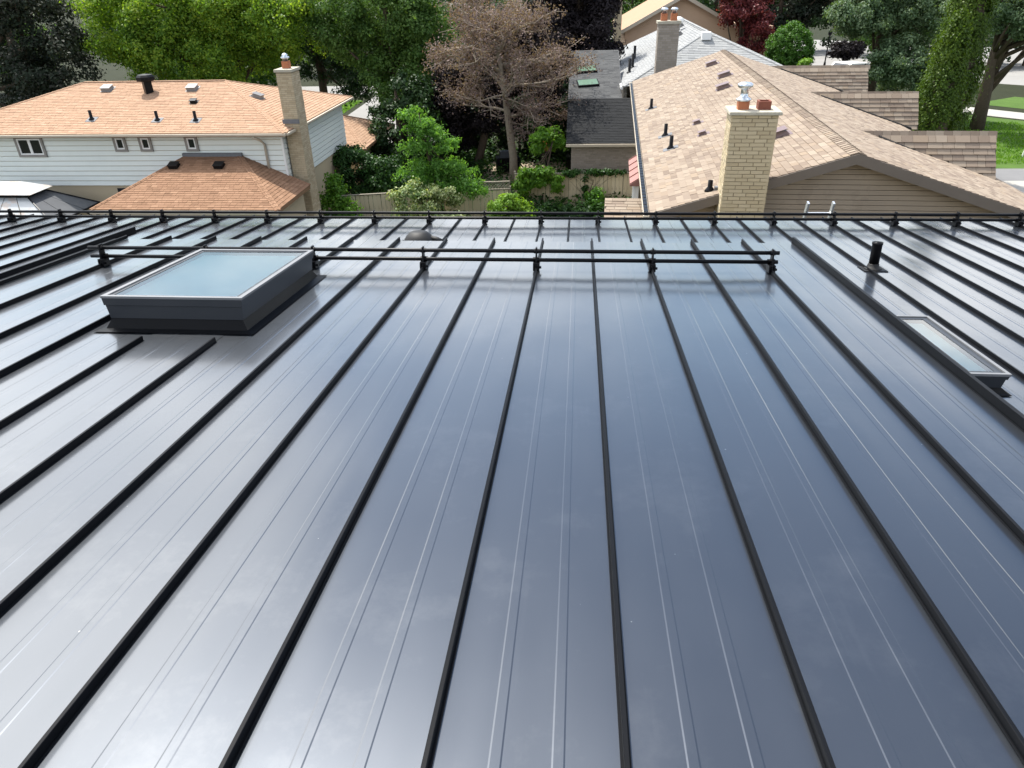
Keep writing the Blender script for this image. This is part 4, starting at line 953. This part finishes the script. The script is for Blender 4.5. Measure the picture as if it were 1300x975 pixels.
# withered brown tree: real branch structure
def withered():
    t = empty('withered_tree', (-3.6, 40, 0), 0, 'withered brown tree with bare twisting branches and curled leaves', 'tree')
    mb = MB(); rd = random.Random(14); tips = []
    def grow(p, d, L, r, lev):
        n = 3; pts = [p]; q = p
        for i in range(n):
            d = (d + Vector((rd.uniform(-.28, .28), rd.uniform(-.28, .28), rd.uniform(-.14, .12)))).normalized(); q = q + d * L / n; pts.append(q)
            if lev >= 3: tips.append(q)
        mb.tube(pts, [r, r * .86, r * .72, r * .55], 7 if lev < 2 else 4, lev < 1)
        if lev >= 5: return
        k = (5, 4, 5, 4, 3)[lev]
        for i in range(k):
            f = rd.uniform(.35, 1.0) if i else 1.0
            s = pts[min(n, max(1, round(f * n)))]
            nd = (d * .55 + Vector((rd.uniform(-1, 1), rd.uniform(-.8, .8), rd.uniform(-.45, .7)))).normalized()
            grow(s, nd, L * rd.uniform(.55, .78), r * .55, lev + 1)
    st = [Vector((0, 0, -.1)), Vector((.02, 0, 1.6)), Vector((-.2, .05, 3.4)), Vector((-.38, 0, 5.0)), Vector((-.62, 0, 6.6)), Vector((-.8, 0, 7.6))]
    mb.tube(st, [.26, .22, .19, .15, .11, .07], 9)
    for i in range(15):
        f = .44 + .56 * i / 14; u = f * 5; k = min(4, int(u)); p = st[k].lerp(st[k + 1], u - k); a = i * 2.4
        grow(p, Vector((math.cos(a), math.sin(a) * .8, rd.uniform(.0, 1.1))).normalized(), 2.1 - 1.0 * abs(f - .68), .085, 2)
    sc = Matrix.Diagonal((1, 1, 1, 1))
    mb.build('trunk', M['pale_bark'], t, True)
    tp = np.array([tuple(v) for v in tips]); k = rng.integers(0, len(tp), 24000)
    P = tp[k] + rng.normal(size=(24000, 3)) * .17; P = P[P[:, 2] > 2.0]
    leaves('crown', t, P, rng.normal(size=P.shape) + np.array([0, 0, .4]), .13, M['brownleaf'], .5)
    zs = tp[:, 2]; print('withered', tp.min(0), tp.max(0), len(mb.f))
withered()
tree('locust_sapling', 'bright green feathery locust sapling rising over the fence', 'tree', (-6.2, 32.2),
     [(-7.3, 32, 5.0, .55, .5, .55), (-6.6, 32, 4.6, .7, .6, .5), (-6.9, 32, 3.9, .9, .7, .45), (-5.8, 32, 4.0, .6, .6, .5), (-6.9, 31.8, 2.9, 1.2, .8, .5), (-5.6, 31.8, 3.0, .9, .7, .5), (-5.0, 31.6, 2.2, 1.1, .8, .5), (-6.2, 31.6, 2.1, 1.1, .8, .5)], 14000, .15, M['locust'], tr=.07, clump=.5, shell=.2, asp=.4, flat=.4, per=70)
tree('variegated_dogwood', 'rounded variegated dogwood shrub with white edged leaves by the fence', 'shrub', (-6.9, 30.4), [(-7.1, 30.4, 1.9, 1.15, .9, 1.1), (-5.8, 30.5, 1.4, 1.3, .9, 1.1), (-6.4, 30.2, .8, 1.8, 1, .8)], 15000, .12, M['dogwood'], tr=.05, clump=.4, shell=.6)
tree('green_shrub', 'dense dark green shrub spreading behind the fence by the white house', 'shrub', (-10.4, 34), [(-10.6, 34, 2.1, 1.5, 1.2, 1.5), (-9.2, 34, 1.8, 1.3, 1.1, 1.3), (-11.6, 33, 1.2, .9, .9, 1.4)], 20000, .14, M['ivy'], tr=.07, clump=.6)
tree('green_shrub', 'light green shrub growing against the chimney of the white house', 'shrub', (-10.6, 30.8), [(-10.7, 30.6, 1.5, .6, .6, 1.4), (-10.3, 30.5, 1.0, .7, .6, .9)], 5000, .14, M['vine'], tr=.04, clump=.45)
tree('climbing_vine', 'sprawling bright green vine drooping over the tall board fence', 'vine', (-1.9, 35.0), [(-2.3, 34.7, 1.95, .62, .35, .38), (-1.5, 34.7, 2.05, .55, .35, .35), (-2.75, 34.6, 1.35, .32, .25, .5), (-1.15, 34.8, 1.55, .35, .25, .5), (-1.9, 34.6, 1.6, .5, .25, .3), (-2.1, 36.5, 2.9, .4, .4, .4), (-1.2, 37, 3.1, .5, .4, .55), (-2.0, 36.2, 3.5, .4, .35, .3)], 8000, .17, M['vine'], tr=.07, clump=.36, shell=.3, per=90)
tree('lime_bush', 'rounded lime green bush low against the tall fence', 'shrub', (-3.1, 31.8), [(-3.2, 31.8, 1.05, .85, .7, .75), (-2.6, 32, .8, .6, .6, .6)], 6000, .13, M['lime'], tr=.04, clump=.35, shell=.6)
tree('green_shrub', 'low dark shrub spreading along the foot of the tall fence', 'shrub', (-1.2, 34), [(-1.6, 33.9, .35, .9, .6, .5), (-.4, 34, .25, .8, .5, .4)], 4000, .12, M['ivy'], tr=.03, clump=.35, shell=.4)
tree('fence_sapling', 'small upright green sapling in front of the tall fence', 'plant', (.95, 34.7), [(.95, 34.6, .9, .5, .35, .6), (1.0, 34.6, .4, .6, .4, .4)], 2600, .13, M['locust'], tr=.025, clump=.35, shell=.2)
tree('ivy_vine', 'dark ivy trailing over the top of the tall fence', 'vine', (.3, 35.2), [(.9, 35.25, 1.95, 1.5, .15, .10), (.35, 35.2, 1.1, .08, .06, .75), (-.4, 35.2, 1.9, .4, .15, .16)], 2600, .12, M['ivy'], tr=.02, clump=.25, shell=.2)
tree('eave_sprig', 'small light green sprig reaching up beside the wing roof gutter', 'plant', (-12.1, 23.6), [(-12.1, 23.6, 3.0, .55, .3, .25), (-12.0, 23.6, 2.2, .6, .4, .8)], 2500, .13, M['lime'], tr=.04, clump=.3, shell=.2)
# right side trees
tree('red_maple', 'red leaved maple at the end of the grey roof', 'tree', (12.6, 63), [(12.5, 63, 7.6, 2.0, 1.9, 2.0), (13.6, 62.5, 6.2, 1.5, 1.5, 1.5), (11.6, 63.5, 9.2, 1.6, 1.6, 1.6)], 26000, .18, M['redleaf'], tr=.2, clump=.8, shell=.4)
tree('shade_tree', 'dark shadowy tree behind the round clipped tree', 'tree', (18.5, 76), [(18.2, 76, 7.6, 3.6, 3, 2.8), (21.5, 76, 8.8, 3.2, 3, 2.6), (16, 78, 9, 3, 3, 3)], 24000, .32, M['darkmix'], tr=.3, clump=1.3, group=G_BACK)
tree('clipped_tree', 'round clipped bright green tree beside the grey roof', 'tree', (14.5, 56), [(14.5, 56, 5.2, 1.5, 1.4, 1.7), (14.4, 56, 3.6, 1.3, 1.3, 1.6)], 30000, .15, M['ball'], tr=.14, clump=.42, shell=.88, per=45)
tree('lime_bush', 'small lime green shrub tip showing below the clipped tree', 'shrub', (14.0, 50), [(14.0, 50, 5.1, .35, .3, .4), (14.0, 50, 3.6, .4, .4, 1.4)], 1800, .16, M['lime'], tr=.05, clump=.25, shell=.3)
tree('silver_maple', 'large grey-green silver maple over the parked car', 'tree', (22.8, 62), [(22.5, 62, 8.6, 3.8, 3.4, 2.6), (20.4, 60.5, 7.2, 2.4, 2.2, 2.0), (25.0, 60, 6.4, 2.8, 2.2, 2.2), (22.8, 58.5, 4.2, 2.2, 1.8, 1.6), (26.5, 61, 8.6, 2.4, 2.2, 2.0), (23.6, 57.5, 3.2, 2.0, 1.6, 1.5), (25.6, 57.5, 3.4, 1.8, 1.5, 1.6), (26.6, 68, 2.0, 1.4, 1.2, 1.5), (25.2, 64, 2.6, 1.3, 1.2, 1.0)], 95000, .19, M['greygreen'], tr=.35, clump=.95, shell=.35)
tree('shade_tree', 'small dark red-black tree at the roadside by the lamp post', 'tree', (28.3, 86), [(28.3, 86, 2.4, 1.9, 1.5, 1.0)], 4500, .3, M['darkpurple'], tr=.12, clump=.6)
def cedar(label, x, y, h, r, n):
    t = empty('columnar_cedar', (x, y, 0), 0, label, 'tree', 'columnar cedars by the tan house')
    nc = n // 70; z = rng.random(nc) ** .85; a = rng.random(nc) * 2 * math.pi
    prof = r * np.minimum(1, (1 - z) ** .6 * 1.3) * np.clip(z * 9 + .5, 0, 1) * rng.uniform(.78, 1.08, nc)
    k = rng.integers(0, nc, n); up = rng.random(n)
    off = rng.normal(size=(n, 3)) * (.13 * (1.1 - up))[:, None]
    P = np.stack([prof[k] * np.cos(a[k]), prof[k] * np.sin(a[k]), .1 + z[k] * h + up * .42], 1) + off * 1.5
    O = np.stack([np.cos(a[k]), np.sin(a[k]), .35 + 0 * up], 1) + rng.normal(size=(n, 3)) * .5
    leaves('crown', t, P, O, .12, M['cedar'], .6, np.array([0, 0, .45]))
    MB().tube([(0, 0, -.1), (0, 0, h * .5), (0, 0, h * .93)], [.72 * r, .72 * r, .03], 8).build('trunk', M['bark'], t)
cedar('tall columnar cedar rising above the dormers beside the leaning shade tree', 19.95, 43.2, 13.4, 1.25, 60000)
cedar('shorter columnar cedar pressed against the taller cedar behind the dormers', 18.75, 41.4, 7.9, 1.1, 38000)
tree('leaning_tree', 'spreading shade tree with thick leaning trunk on the front lawn', 'tree', (28.2, 55.5), [(27.5, 55, 9.0, 3.0, 2.8, 2.6), (31, 55, 8.2, 3.4, 2.8, 2.0), (29.5, 53, 7.2, 2.6, 2, 1.2)], 55000, .18, M['greygreen'], tr=.40, clump=1.0, shell=.35, top=7.5)
# trees along the horizon
rowx = [(-62, 78), (-50, 88), (-38, 80), (-27, 92), (-14, 86), (-4, 78), (6, 98), (17, 104), (29, 112), (40, 104), (50, 92), (60, 84), (-30, 62), (-8, 64)]
lab = ['deep green tree far beyond the side driveway', 'pale green tree far beyond the roofs']
for i, (x, y) in enumerate(rowx):
    k = i % 3; h = 8.5 + (i * 37 % 10) * .25
    tree('distant_tree', 'deep green tree in the row far beyond the houses' if k else 'lighter green tree in the row far beyond the houses', 'tree', (x, y), [(x, y, h * .62, 6.2, 4.5, h * .42), (x + 3, y - 1, h * .5, 4, 3.5, h * .4), (x - 3.4, y, h * .45, 3.6, 3.5, h * .4)], 15000, .42, M['deepgreen'] if k else M['green'], tr=.3, clump=1.6, group='distant trees')
for x, y, h, lb in ((-7.6, 47.5, 3.6, 'tall dark hedge behind the low purple maple'), (-3.9, 48.2, 4.2, 'tall dark hedge behind the patio grill'), (-1.6, 46.6, 3.4, 'tall dark hedge beside the garage rear roof')):
    tree('garden_hedge', lb, 'hedge', (x, y), [(x, y, h * .5, 2.1, 1.1, h * .5), (x + .8, y + .3, h * .62, 1.3, .9, h * .4)], 15000, .17, M['deepgreen'], tr=.08, clump=.7, shell=.6, group='hedges at the back of the garden')
# undergrowth that nobody could count
n = 60000
P = np.stack([rng.uniform(-12, 3, n), rng.uniform(33.5, 50, n), rng.random(n) ** 2 * .9 + .03], 1)
kp = ~((P[:, 0] > -.8) & (P[:, 1] > 35.6)) & ~((P[:, 0] > -5.6) & (P[:, 0] < -.8) & (P[:, 1] > 38) & (rng.random(n) < .85)); P = P[kp]
o = leaves('undergrowth', None, P, rng.normal(size=P.shape) * .6 + np.array([0, 0, 1]), .2, M['ivy'], .6); tag(o, 'dark tangled undergrowth in the back yard', 'plants', kind='stuff')
def grass(name, x0, x1, y0, y1, n, label, inside=None):
    P = np.stack([rng.uniform(x0, x1, n), rng.uniform(y0, y1, n), rng.uniform(.03, .09, n)], 1)
    N_ = rng.normal(size=P.shape) * np.array([1, 1, .2])
    o = leaves(name, None, P, N_, .16, M['vine'], .35, np.array([0, 0, 1.])); tag(o, label, 'grass', kind='stuff')
grass('grass', 22.5, 32, 45, 58, 9000, 'short grass on the shaded front lawn')
grass('grass', -30, -20.7, 60.5, 71, 7000, 'short sunlit grass beside the side driveway')

# ------------------------------------------------------------------ street things
car = empty('parked_car', (27.3, 79, 0), R(28), 'pale parked car half hidden behind a dormer and the silver maple', 'car')
car.scale = (1.3, 1.3, 1.35)
cb = MB(); prof = [(-2.2, .35), (2.2, .35), (2.25, .8), (1.5, .98), (.75, 1.02), (.1, 1.5), (-1.6, 1.55), (-2.15, 1.05)]
for s in (-.88, .88): cb.poly([(x, s, z) for x, z in (prof if s < 0 else prof[::-1])])
for i in range(len(prof)):
    a, b = prof[i], prof[(i + 1) % len(prof)]; cb.poly([(a[0], .88, a[1]), (b[0], .88, b[1]), (b[0], -.88, b[1]), (a[0], -.88, a[1])])
bevel(cb.build('body', M['carpaint'], car), .06, 3)
for s in (-.885, .885):
    MB().poly([(x, s, z) for x, z in [(-1.5, 1.08), (.5, 1.08), (.0, 1.42), (-1.4, 1.46)]]).build('side_window', M['pane'], car)
    for x in (-1.35, 1.4): MB().tube([(x, s * .82, .33), (x, s * 1.02, .33)], .33, 16).build('wheel', M['tyre'], car)
    MB().box((-2.24, s * .95 - .1, .8), (-2.1, s * .95 + .02, 1.05)).build('tail_light', M['tail'], car)
MB().hexa([(-2.19, -.7, 1.08), (-2.19, .7, 1.08), (-2.15, .7, 1.08), (-2.15, -.7, 1.08), (-1.69, -.65, 1.5), (-1.69, .65, 1.5), (-1.65, .65, 1.5), (-1.65, -.65, 1.5)]).build('rear_window', M['pane'], car)
lp = empty('lamp_post', (28.0, 92, 0), 0, 'thin black lamp post beside the far road', 'lamp post')
MB().lathe((0, 0, 0), [(.16, 0), (.12, .6), (.08, .7), (.06, 3.4)], 8).build('post', M['black_metal'], lp); MB().lathe((0, 0, 3.4), [(.1, 0), (.22, .15), (.2, .5), (.05, .7)], 8).build('lantern', M['black_metal'], lp)
es = empty('lawn_easel', (27.3, 46.9, 0), 0, 'white folding easel frame standing on the front lawn', 'easel')
for x0, x1, y in ((-.35, -.1, 0), (.35, .1, 0), (0, 0, .6)): MB().tube([(x0, y, 0), (x1, .1, 1.7)], .045, 6).build('leg', M['white'], es)
MB().box((-.34, -.03, .7), (.34, .03, .78)).build('crossbar', M['white'], es)
op = empty('garden_pot', (-1.75, 40, 0), 0, 'round orange garden pot on a stand among the leaves', 'pot')
MB().lathe((0, 0, 1.95), [(.12, 0), (.25, .10), (.30, .28), (.27, .45), (.18, .55), (.2, .6)], 16).build('bowl', M['orange'], op, True)
MB().lathe((0, 0, 0), [(.25, 0), (.22, .06), (.06, .1), (.05, 1.8), (.16, 1.96)], 10).build('stand', M['black_metal'], op, True)
gr = empty('patio_grill', (-4.2, 43.2, 0), R(12), 'dark covered grill on the patio behind the withered tree', 'grill')
bevel(MB().box((-.7, -.35, .15), (.7, .35, .95)).build('cabinet', M['black_metal'], gr), .03); bevel(MB().hexa([(-.5, -.32, .95), (.5, -.32, .95), (.5, .32, .95), (-.5, .32, .95), (-.48, -.1, 1.3), (.48, -.1, 1.3), (.48, .25, 1.3), (-.48, .25, 1.3)]).build('lid', M['charcoal'], gr), .04)
for x in (-.6, .6): MB().tube([(x - .04, -.3, .09), (x + .04, -.3, .09)], .09, 10).build('wheel', M['tyre'], gr)
